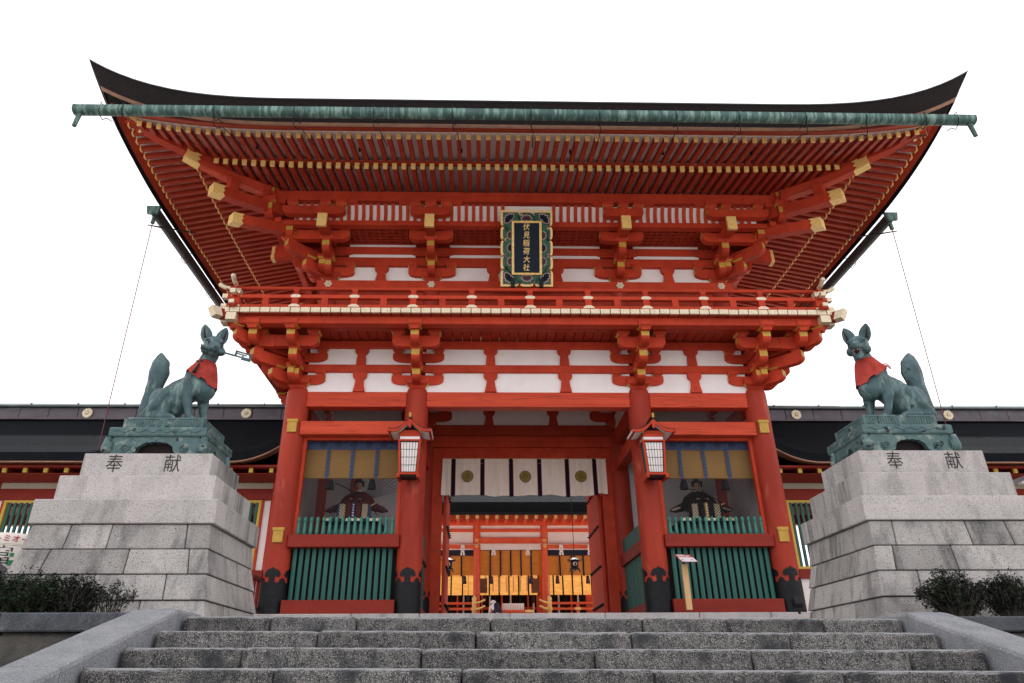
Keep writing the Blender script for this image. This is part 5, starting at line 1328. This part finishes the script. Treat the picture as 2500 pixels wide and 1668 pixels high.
# ------------------------------------------------------------------ side corridors
def corridor(s, lab):
    t = thing('side_corridor', lab, 'building', (s*13, 21, 2.95))
    XA, XB = 6.62, 21.0
    def X(x): return s*x
    def Bx(x0, x1, y0, y1, z0, z1, nm, m, b=.01, par=None): 
        a, c_ = sorted((X(x0), X(x1))); mb = MB(); mb.box(a, c_, y0, y1, z0, z1, b); return mb.build(nm, m, par or t)
    def up(x): return .44*max(0, (7.95-x)/1.35)**2.2
    prof = [(18.0, 6.76), (18.02, 7.04), (18.25, 7.16), (18.9, 7.50), (19.7, 8.02), (20.3, 8.48), (20.85, 8.95), (20.85, 9.0), (22.15, 9.0), (22.15, 8.95), (22.7, 8.48), (23.3, 8.02), (24.1, 7.5), (24.75, 7.16), (24.98, 7.04), (25.0, 6.76), (24.6, 6.86), (18.4, 6.86)]
    mb = MB(); rings = []
    xs = [XA+.1*i for i in range(15)]+[8.2, 10, 13, 17, XB]
    for x in xs:
        rings.append([(X(x), yy, z+up(x)*max(0, min(1, (21.5-yy)/3.5 if yy < 21.5 else (yy-21.5)/3.5))**1.0*(1 if z < 8.6 else .2)) for yy, z in prof])
    mb.loft(rings, [0]*len(xs), cap=True); rf_ = mb.build('roof', BARKD, t)
    mb = MB(); rings = []
    for x in xs: z = 6.755+up(x); rings.append([(X(x), 17.985, z), (X(x), 17.985, z+.035), (X(x), 18.4, z+.135), (X(x), 18.4, z+.06)])
    mb.loft(rings, 0, cap=True); mb.build('eave_edge', COPR, rf_)
    n = 16
    for i in range(n):
        x0, x1 = XA+(XB-XA)*i/n, XA+(XB-XA)*(i+1)/n
        Bx(x0+.004, x1-.004, 20.72, 22.28, 8.93, 9.28, 'ridge_panel', RIDGE, .01, rf_)
    Bx(XA, XB, 20.66, 22.34, 8.88, 8.93, 'ridge_sill', RIDGE, .006, rf_)
    for i in range(10):
        x0, x1 = XA+(XB-XA)*i/10, XA+(XB-XA)*(i+1)/10
        mb = MB(); a, c_ = sorted((X(x0+.003), X(x1-.003))); mb.loft([[(q, yy, z) for yy, z in ((20.62, 9.285), (20.60, 9.33), (20.72, 9.42), (21.1, 9.50), (21.9, 9.50), (22.3, 9.4), (22.38, 9.285))] for q in (a, c_)], 0, cap=True); mb.build('ridge_cap', RIDGET, rf_)
        Bx(x0-.02 if i else x0, x0+.02, 20.595, 20.64, 9.29, 9.40, 'cap_joint', RIDGET, .004, rf_)
    for x in ((8.60, 13.5, 18.4) if s < 0 else (8.75, 13.65, 18.5)):
        mb = MB(); crest(mb, .16, .05, T((X(x), 20.73, 9.10))); mb.build('gilt_crest', PGOLD, rf_)
    # rafters with ochre ends
    x = 6.85
    while x < 20.8:
        mb = MB(); mb.box(X(x)-.045, X(x)+.045, 18.34, 19.6, 6.58, 6.70, .006); ro = mb.build('rafter', REDDARK, t)
        mb = MB(); mb.box(X(x)-.052, X(x)+.052, 18.30, 18.36, 6.57, 6.71, .005); mb.build('rafter_cap', YEL, ro)
        x += .54
    Bx(XA, XB, 18.45, 25, 6.705, 6.76, 'soffit', REDDARK, .003)
    Bx(XA, XB, 18.40, 19.37, 6.560, 6.578, 'soffit_board', REDDARK, .003)
    Bx(XA, XB, 18.22, 18.335, 6.69, 6.757, 'eave_board', REDDARK)
    for yy in (19.5, 23.0):
        Bx(XA, XB, yy-.12, yy+.12, 6.09, 6.40, 'beam', REDDARK); Bx(XA, XB, yy-.03, yy+.03, 6.40, 6.70, 'plaster_band', CREAM, .003)
        Bx(XA, XB, yy-.12, yy+.12, 3.98, 4.22, 'sill_beam', REDDARK); Bx(XA, XB, yy-.03, yy+.03, 2.96, 3.98, 'plaster_wall', WHITE, .003); Bx(XA, XB, yy-.14, yy+.14, 2.96, 3.06, 'ground_sill', REDDARK)
        for px_ in (6.95, 10.85, 14.75, 18.65):
            mb = MB(); mb.cyl((X(px_), yy, 2.96), (X(px_), yy, 6.6), .15, n=20); mb.build('post', RED, t)
            if yy > 20 or px_ > 18: continue
            xa, xb = px_+.42, px_+3.48
            for q0, q1 in ((px_+.1, xa-.1), (xb+.1, px_+3.8)): Bx(q0, q1, yy-.03, yy+.03, 4.22, 6.09, 'plaster_wall', WHITE, .003)
            for q0, q1 in ((xa-.1, xa-.04), (xb+.04, xb+.1)): Bx(q0, q1, yy-.08, yy+.08, 4.22, 6.09, 'window_jamb', RED, .006)
            wf = Bx(xa-.04, xb+.04, yy-.09, yy+.06, 6.02, 6.088, 'window_frame', YEL, .006)
            Bx(xa-.04, xb+.04, yy-.09, yy+.06, 4.222, 4.29, 'window_frame', YEL, .006)
            for q in (xa, xb): Bx(q-.038, q+.038, yy-.085, yy+.055, 4.29, 6.02, 'window_frame', YEL, .006)
            k = 20
            for i in range(k): q = xa+.10+(xb-xa-.2)*i/(k-1); Bx(q-.036, q+.036, yy-.04, yy+.03, 4.29, 6.02, 'window_bar', GREEN, .008, wf)
        for px_ in (6.95, 14.75):
            mb = MB(); crest(mb, .07, .03, T((X(px_), yy-.16, 6.24)), n=8); mb.build('nail_cover', PGOLD, t)
corridor(-1, 'long low corridor with a dark bark roof and green barred windows, left of the gate')
corridor(1, 'long low corridor with a dark bark roof and green barred windows, right of the gate')
tr = thing('tiled_porch', 'corner of a small grey porch roof in front of the right corridor', 'roof', (12.2, 16, 2.96))
mb = MB(); mb.prism([(11.2, 5.60), (13.6, 6.35), (13.6, 6.50), (11.25, 5.74)], 15.6, 17.4); mb.build('roof_slab', RIDGE, tr)
mb = MB(); mb.prism([(11.18, 5.56), (13.6, 6.31), (13.6, 6.36), (11.18, 5.62)], 15.55, 15.66); mb.build('verge_board', GREY, tr)
for x in (12.4, 13.4): mb = MB(); mb.box(x-.06, x+.06, 16.4, 16.52, 2.0, 5.95+.3*(x-12.4), .008); mb.build('porch_post', REDDARK, tr)

# ------------------------------------------------------------------ worship hall behind the gate (drawn at 6/7 size, then set at full size in its place)
before_hall = set(C.objects)
ha = thing('worship_hall', 'vermilion hall with white walls and reed blinds seen through the passage', 'building', (0, 32, 2.95))
def hb(x0, x1, y0, y1, z0, z1, nm, m, b=.01, par=None): mb = MB(); mb.box(x0, x1, y0, y1, z0, z1, b); return mb.build(nm, m, par or ha)
HX = [-8.2, -5.9, -3.66, -1.42, 1.42, 3.66, 5.9, 8.2]
mb = MB(); rings = []
for x in (-10.5, -9, -4, 0, 4, 9, 10.5):
    e = .5*max(0, (abs(x)-8)/2.5)**2
    rings.append([(x, yy, z+e) for yy, z in ((28.1, 7.62), (28.1, 8.02), (29.5, 8.7), (31, 9.6), (32.5, 10.8), (34, 12.0), (35.5, 10.8), (38, 8.9), (40, 8.0), (40, 7.62), (30, 7.9))])
mb.loft(rings, 0, cap=True); mb.build('roof', BARKD, ha)
hb(-10.4, 10.4, 28.02, 28.12, 7.50, 7.60, 'eave_gutter', BLACK)
for i in range(42):
    x = -8.2+.40*i; mb = MB(); mb.box(x-.06, x+.06, 28.62, 30, 7.50, 7.62, .008); ro = mb.build('rafter', REDH, ha); mb = MB(); mb.box(x-.065, x+.065, 28.56, 28.64, 7.47, 7.63, .006); mb.build('rafter_cap', GOLD, ro)
hb(-8.4, 8.4, 28.9, 32, 7.80, 7.86, 'soffit', REDH, .003)
hb(-8.4, 8.4, 29.85, 30.15, 7.44, 7.66, 'eaves_beam', REDH)
for a, b in zip(HX, HX[1:]):
    hb(a+.15, b-.15, 29.97, 30.03, 6.45, 7.5, 'plaster_wall', WHITE, .003)
    hb(a+.12, b-.12, 29.90, 30.1, 7.17, 7.29, 'beam', REDH)
    cen = a < 0 < b
    hb(a-.1, b+.1, 29.84, 30.0, 6.70 if cen else 6.49, 6.92 if cen else 6.67, 'lintel', REDH)
    top = 6.70 if cen else 6.49
    t = thing('reed_blind', {0: 'wide'}.get(0)+' orange reed blind rolled to mid height in the '+('centre' if cen else ('left' if a < 0 else 'right'))+' bay of the hall', 'blind', ((a+b)/2, 30.1, top), 'reed blinds of the hall') if abs(a+b) < 6 else None
    if t is None: continue
    x0, x1 = a+.14, b-.14; vb = 6.44 if cen else 6.22
    mb = MB(); grid(mb, lambda u, v: (x0+(x1-x0)*u, 30.1+.02*math.sin(u*7), 5.44+(vb-5.44)*v), 14, 4); mb.build('reed_sheet', OBLIND, t)
    mb = MB(); mb.box(x0, x1, 30.02, 30.06, vb, top, .004); mb.build('valance', NAVYC, t)
    n = 6 if cen else 4
    for i in range(1, n): x = x0+(x1-x0)*i/n; mb = MB(); mb.box(x-.03, x+.03, 30.04, 30.09, 5.40, vb, .004); mb.build('strap', NAVYC, t)
    for q in (.18, .82):
        x = x0+(x1-x0)*q; mb = MB(); lathe(mb, [(.09, 5.10), (.075, 5.28), (.07, 5.30), (.06, 5.40), (.01, 5.42)], 10, T((x, 29.98, 0))); mb.build('tassel', PLUM, t)
for x in HX:
    mb = MB(); mb.cyl((x, 30, 3.0), (x, 30, 7.5), .135, n=24); po = mb.build('pillar', REDH, ha)
    mb = MB(); mb.prism([(x-.62, 7.66), (x+.62, 7.66), (x+.55, 7.52), (x+.40, 7.47), (x+.16, 7.44), (x-.16, 7.44), (x-.40, 7.47), (x-.55, 7.52)], 29.83, 30.18); mb.build('bracket_arm', REDH, po)
    for z in (6.80 if abs(x) < 2 else 6.58, 6.58): mb = MB(); crest(mb, .075, .03, T((x, 29.82, z)), n=6); mb.build('nail_cover', GOLD, po)
    if abs(x) < 5:
        mb = MB(); mb.box(x-.14, x+.14, 33.2, 33.45, 3.0, 7.4, .01); mb.build('inner_pillar', REDH, ha)
        if abs(x) < 2: hb(x-.18+(.28 if x < 0 else -.28), x+.18+(.28 if x < 0 else -.28), 31.9, 32.0, 4.95, 5.55, 'lattice_lantern', COPR, .01)
# inner blinds; their backlit glow is emission in the reed material
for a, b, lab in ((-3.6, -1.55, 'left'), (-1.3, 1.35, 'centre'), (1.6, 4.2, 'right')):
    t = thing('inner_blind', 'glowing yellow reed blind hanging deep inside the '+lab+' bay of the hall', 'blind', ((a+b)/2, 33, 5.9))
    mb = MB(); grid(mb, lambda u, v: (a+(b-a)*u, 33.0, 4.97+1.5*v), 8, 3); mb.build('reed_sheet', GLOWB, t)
    n = max(3, int((b-a)/.42))
    for i in range(n+1): x = a+(b-a)*i/n; mb = MB(); mb.box(x-.032, x+.032, 32.94, 32.98, 4.93, 6.47, .004); mb.build('strap', NAVYC, t)
    if lab == 'centre':
        for i in range(8):
            mb = MB(); x = a+.3+(b-a-.5)*i/7
            for k in range(9): mb.prism([(x-.035, 5.72-.07*k), (x+.035, 5.74-.07*k), (x+.035, 5.69-.07*k), (x-.035, 5.67-.07*k)], 32.9, 32.92)
            mb.build('paper_strip', CLOTH, t, stuff=True)
    for x in (a+.25, b-.25):
        mb = MB(); mb.tube([(x, 32.85, 6.4), (x, 32.85, 4.95)], .012, 4); lathe(mb, [(.075, 4.62), (.06, 4.80), (.05, 4.93), (.01, 4.97)], 10, T((x, 32.85, 0))); mb.build('tassel', PLUM, t)
hb(-8.3, 8.3, 29.5, 38, 2.70, 3.86, 'platform', REDDARK); hb(-8.3, 8.3, 27.2, 29.49, 2.68, 2.955, 'stone_step', PAVE)
hb(-8.3, 8.3, 36.0, 36.1, 3.86, 7.4, 'back_wall', DARK); hb(-8.3, 8.3, 35.9, 36.0, 4.6, 4.72, 'back_rail', REDH)
for i in range(24): x = -4.2+.37*i+.09*math.sin(i*5); hb(x-.04, x+.04, 35.7, 35.8, 3.86, 6.9, 'screen_bar', (WHITE, NAVYC, REDH)[i % 3], .004)
hb(-8.3, 8.3, 33.5, 33.56, 6.47, 7.4, 'inner_wall', REDH, .003)
# railings of the hall with gilt-capped newels
for s_, xa, xb in ((-1, -8.2, -1.5), (1, 1.48, 8.2)):
    t = thing('hall_railing', 'red railing with gilt fittings before the '+('left' if s_ < 0 else 'right')+' side of the hall', 'railing', ((xa+xb)/2, 29.3, 3.86))
    mb = MB(); mb.cyl((xa, 29.3, 4.28), (xb, 29.3, 4.28), .05, n=10); mb.build('top_rail', REDH, t)
    mb = MB(); mb.box(xa, xb, 29.26, 29.34, 4.03, 4.11, .008); mb.build('middle_rail', REDH, t)
    for i in range(7): x = xa+(xb-xa)*i/6; mb = MB(); mb.box(x-.05, x+.05, 29.25, 29.35, 3.86, 4.25, .008); mb.build('rail_post', REDH, t); mb = MB(); mb.box(x-.12, x+.12, 29.24, 29.36, 4.02, 4.12, .01); mb.build('rail_mount', GOLD, t)
    xn = xb if s_ < 0 else xa
    mb = MB(); lathe(mb, [(.085, 2.97), (.085, 4.33), (.095, 4.35), (.06, 4.37), (.10, 4.42), (.075, 4.50), (.01, 4.58)], 16, T((xn, 29.2, 0))); mb.build('newel', GOLD, t)
    for z in (4.28, 4.05):
        mb = MB(); mb.tube([(xn, 29.2, z), (xn-s_*.25, 29.0, z+.03), (xn-s_*.42, 28.9, z+.10)], .04, 8); mb.build('gilt_horn', GOLD, t)
# offering table, notice, visitor
t = thing('offering_table', 'red table with gilt edge at the foot of the hall', 'table', (-.1, 28.5, 2.96))
mb = MB(); mb.box(-.85, .75, 28.3, 28.7, 3.88, 3.95, .01); mb.build('table_top', REDH, t)
for x in (-.8, .7): mb = MB(); mb.box(x-.04, x+.04, 28.34, 28.66, 2.96, 3.88, .01); mb.build('leg', REDH, t)
mb = MB(); mb.box(-.83, .73, 28.29, 28.32, 3.66, 3.86, .01); mb.build('apron', REDH, t); mb = MB(); mb.box(.45, .77, 28.285, 28.32, 3.87, 3.955, .006); mb.build('gilt_edge', GOLD, t)
t = thing('notice_board', 'white upright notice standing on the red table in the hall', 'notice', (.0, 28.5, 3.95))
mb = MB(); mb.box(-.42, .42, 28.44, 28.46, 3.96, 4.20, .004); mb.build('panel', PAPER, t)
for i in range(9):
    mb = MB(); mb.box(-.36+.09*i, -.352+.09*i, 28.434, 28.439, 4.0, 4.17-.03*(i % 3), .0005); mb.build('text_line', INK, t)
t = thing('person', 'person in a white hat and white top bending over near the hall table', 'person', (-.62, 27.9, 2.96))
mb = MB(); px_, py_, pz_ = -.62, 27.9, 2.96
for sg in (-1, 1): limb(mb, [(px_+sg*.09, py_, pz_+.88, .10), (px_+sg*.10, py_-.02, pz_+.48, .065), (px_+sg*.10, py_+.02, pz_+.10, .042), (px_+sg*.10, py_-.10, pz_+.04, .04)])
limb(mb, [(px_, py_, pz_+.92, .13), (px_-.02, py_+.10, pz_+1.12, .12)])
me = remesh(mb, 'legs', NAVYC, .018, 2); put('legs', me, t)
mb = MB(); limb(mb, [(px_, py_+.02, pz_+.90, .14), (px_-.05, py_+.16, pz_+1.05, .145), (px_-.10, py_+.28, pz_+1.10, .13)])
for sg in (-1, 1): limb(mb, [(px_-.10+sg*.15, py_+.26, pz_+1.08, .06), (px_-.10+sg*.19, py_+.30, pz_+.85, .045), (px_-.08+sg*.14, py_+.42, pz_+.74, .036)])
me = remesh(mb, 'shirt', SHIRT, .018, 2); put('shirt', me, t)
mb = MB(); limb(mb, [(px_-.12, py_+.32, pz_+1.12, .05), (px_-.15, py_+.40, pz_+1.18, .05)]); ell(mb, (px_-.15, py_+.42, pz_+1.19), (.08, .10, .11))
for sg in (-1, 1):
    hand(mb, (px_-.08+sg*.13, py_+.46, pz_+.71), sg)
me = remesh(mb, 'head_and_hands', SKIN2, .008, 1); put('head_and_hands', me, t)
mb = MB(); lathe(mb, [(.15, .0), (.15, .012), (.105, .02), (.10, .09), (.06, .125), (.01, .13)], 20, T((px_-.15, py_+.41, pz_+1.215)) @ Rx(R(-10))); mb.build('hat', SHIRT, t)
# straw rope and paper streamers under the hall lintel
rp = MB(); rp.tube([(-3.7+7.5*i/60, 29.70, 6.64-.03*math.sin(i*math.pi/10)**2) for i in range(61)], .012, 5)
tag(rp.build('straw_rope', CREAM), 'thin straw rope strung along the lintel of the hall', 'rope')
for i, (x, lab) in enumerate(((-2.0, 'first from the left, before the left bay'), (-.72, 'second from the left, before the centre bay'), (.70, 'third from the left, before the centre bay'), (2.09, 'fourth from the left, near the right lantern'), (3.27, 'last one on the right'))):
    mb = MB()
    for c_ in (-1, 1):
        for k in range(4):
            z = 6.60-.105*k; dx = c_*(.035+.018*(k % 2)); mb.prism([(x+dx-.045, z), (x+dx+.03, z), (x+dx+.045, z-.10), (x+dx-.03, z-.10)], 29.68+.004*k, 29.682+.004*k)
    tag(mb.build('paper_streamer', PAPER), 'white paper streamer on the rope, '+lab, 'streamer', 'paper streamers on the straw rope')
HALL = T((.211, 0, -.267)) @ Matrix.Scale(1.167, 4)
for o in [q for q in C.objects if q not in before_hall and q.parent is None]: o.matrix_basis = HALL @ o.matrix_basis
for x, lab in ((-2.46, 'left'), (2.26, 'right')):
    t = thing('hanging_lantern', 'small black bronze lantern on a long rod, '+lab+' one of the two before the hall', 'lantern', (x, 27, 5.2), 'bronze lanterns hanging in the courtyard'); o = T((x, 27, 5.2))
    mb = MB(); mb.tube([(0, 0, .55), (0, 0, 3.4)], .014, 6); mb.build('rod', BLACK, t, o)
    mb = MB(); lathe(mb, [(.27, .36), (.20, .40), (.10, .46), (.04, .50), (.05, .53), (.01, .58)], 6, Rz(R(30))); 
    for k in range(6): a = k*math.pi/3+math.pi/6; mb.tube([(.24*math.cos(a), .24*math.sin(a), .37), (.30*math.cos(a), .30*math.sin(a), .42)], .014, 5)
    mb.build('lantern_roof', BLACK, t, o)
    mb = MB(); lathe(mb, [(.15, .10), (.165, .14), (.165, .33), (.15, .36)], 6, Rz(R(30))); bd = mb.build('fire_box', BLACK, t, o)
    mb = MB(); mb.cyl((0, -.150, .235), (0, -.16, .235), .075, n=16); mb.build('round_window', PAPER, bd, o)
    mb = MB(); mb.prism([(-.03, .18), (.05, .18), (.03, .27), (-.01, .28)], -.168, -.161); mb.build('window_tracery', BLACK, bd, o)
    mb = MB(); lathe(mb, [(.20, .05), (.20, .09), (.15, .10)], 6, Rz(R(30)))
    for k in range(6): a = k*math.pi/3+math.pi/6; mb.tube([(.18*math.cos(a), .18*math.sin(a), .06), (.22*math.cos(a), .22*math.sin(a), -.02), (.24*math.cos(a), .24*math.sin(a), -.03)], .016, 5)
    mb.build('foot_ring', BLACK, t, o)

# ------------------------------------------------------------------ barrels, rock, shrubs beside the left plinth
for i, (z, lab) in enumerate(((2.885, 'white straw-wrapped sake barrel with red and black writing behind the left plinth'), (2.10, 'plain white sake barrel under the one with writing'))):
    t = thing('sake_barrel', lab, 'barrel', (-8.10, 10.6, z), None); o = T((-8.10, 10.6, z))
    mb = MB(); lathe(mb, [(.30, 0), (.325, .08), (.335, .3), (.34, .5), (.33, .60), (.29, .625)], 36); mb.build('body', BARREL, t, o)
    if i == 0:
        mb = MB(); lathe(mb, [(.28, .62), (.28, .640), (.02, .645)], 30); mb.build('lid', BARREL, t, o)
        for z0 in (.455, .475): mb = MB(); mb.loft([[(r_*math.cos(k*math.pi/18), r_*math.sin(k*math.pi/18), zz) for k in range(36)] for r_, zz in ((.338, z0), (.346, z0+.006), (.338, z0+.012))]); mb.build('rope_band', CREAM, t, o)
        def wrap(me, a0, z0):
            for v in me.vertices:
                x, zz, dp = v.co.x, v.co.y, v.co.z; a = a0+x/.34; v.co = ((.343+dp)*math.sin(a), -(.343+dp)*math.cos(a), z0+zz)
            return me
        for k, ch in enumerate('トミオー'): put('red_letter', wrap(text_mesh(ch, .105, REDINK, .001, .001), R(-2+19*k), .545), t, o)
        put('black_letter', wrap(text_mesh('富', .27, INK, .001, 0), R(16), .30), t, o)
        for a0, z0, q in ((38, .22, 1), (46, .13, 1.2), (-14, .30, .8), (36, .33, .7)):
            me = MB().prism([(.05*q*math.cos(k*math.pi/4)*(1 if k % 2 else .7), .05*q*math.sin(k*math.pi/4)*(1 if k % 2 else .7)) for k in range(8)], 0, .002).mesh('leaf_print', [LEAFINK])
            for v in me.vertices: v.co = (v.co.x, v.co.z, v.co.y)
            put('leaf_print', wrap(me, R(a0), z0), t, o)
mb = MB(); ell(mb, (-7.62, 9.6, 2.45), (.36, .30, .60)); me = remesh(mb, 'boulder', ROCK, .04, 1, lambda c: c+Vector((noise.noise(c*3), noise.noise(c*3+Vector((5, 0, 0))), noise.noise(c*3+Vector((0, 5, 0)))))*.09)
tag(put('boulder', me), 'dark grey boulder behind the left plinth, in front of the sake barrel', 'rock')

def shrub(cx, cy, rx, ry, h, n, leafm, lab, sparse=0, seed=1, grp=None, lean=0):
    rg = random.Random(seed); zb = 2.06
    t = thing('shrub', lab, 'shrub', (cx, cy, zb), grp)
    tw = MB(); lf = MB(); tips = []
    for i in range(n):
        a = rg.uniform(0, 2*math.pi); q = math.sqrt(rg.random()); tx, ty = cx+rx*q*math.cos(a)+lean*.4, cy+ry*q*math.sin(a)
        tz = zb+h*(1-.40*q*q)*rg.uniform(.72, 1.05); bx_, by_ = cx+.12*math.cos(a)*rx, cy+.12*math.sin(a)*ry
        p0 = Vector((bx_, by_, zb)); p3 = Vector((tx, ty, tz)); p1 = p0.lerp(p3, .35)+Vector((rg.uniform(-.04, .04), rg.uniform(-.04, .04), .02)); p2 = p0.lerp(p3, .7)+Vector((rg.uniform(-.03, .03), rg.uniform(-.03, .03), .03))
        tw.tube([p0, p1, p2, p3], .006, 4, r1=.0018)
        for k in range(5 if not sparse else 3):
            u = rg.uniform(.35 if not sparse else .7, 1); b = p0.lerp(p3, u)+Vector((rg.uniform(-.02, .02),)*3); d = Vector((rg.uniform(-1, 1), rg.uniform(-1, 1), rg.uniform(.1, 1))).normalized()*rg.uniform(.03, .075); tw.tube([b, b+d], .0025, 3, r1=.001); tips.append(b+d)
        tips.append(p3)
    for q in tips:
        for k in range(7 if not sparse else 5):
            c_ = q+Vector((rg.gauss(0, .017), rg.gauss(0, .017), rg.gauss(0, .014))); u = Vector((rg.uniform(-1, 1), rg.uniform(-1, 1), rg.uniform(-.4, .8))).normalized(); v = u.cross(Vector((rg.uniform(-1, 1), rg.uniform(-1, 1), 1))).normalized()
            L_, w_ = rg.uniform(.013, .024), rg.uniform(.005, .009); o_ = len(lf.v)
            lf.v += [tuple(c_-u*L_), tuple(c_+v*w_), tuple(c_+u*L_), tuple(c_-v*w_)]; lf.f.append([o_, o_+1, o_+2, o_+3]); lf.m.append(0 if rg.random() < .8 else 1); lf.sm.append(False)
    tw.build('twigs', TWIG, t, stuff=True); lf.build('foliage', [leafm, LEAF2], t, stuff=True)
g1 = 'shrubs in the bed before the plinths'
shrub(-6.25, 7.42, .42, .22, .58, 230, LEAF, 'dense green shrub at the left edge before the left plinth', seed=1, grp=g1)
shrub(-5.72, 7.42, .38, .22, .52, 210, LEAF, 'dark dense shrub before the middle of the left plinth', seed=2, grp=g1)
shrub(-5.30, 7.44, .30, .18, .50, 110, LEAF2, 'darker open shrub, second from the stairs before the left plinth', seed=3, grp=g1)
shrub(-4.92, 7.42, .24, .14, .42, 34, LEAF2, 'thin sparse shrub nearest the left side of the stairs', 1, seed=4, grp=g1)
shrub(3.52, 7.32, .40, .18, .50, 150, LEAF2, 'rounded dark shrub with bare stems nearest the right side of the stairs', seed=5, grp=g1)
shrub(4.05, 7.34, .30, .18, .48, 110, LEAF2, 'dark shrub second from the stairs before the right plinth', seed=6, grp=g1)
shrub(4.60, 7.36, .32, .2, .52, 130, LEAF2, 'dark shrub before the outer end of the right plinth', seed=7, grp=g1)
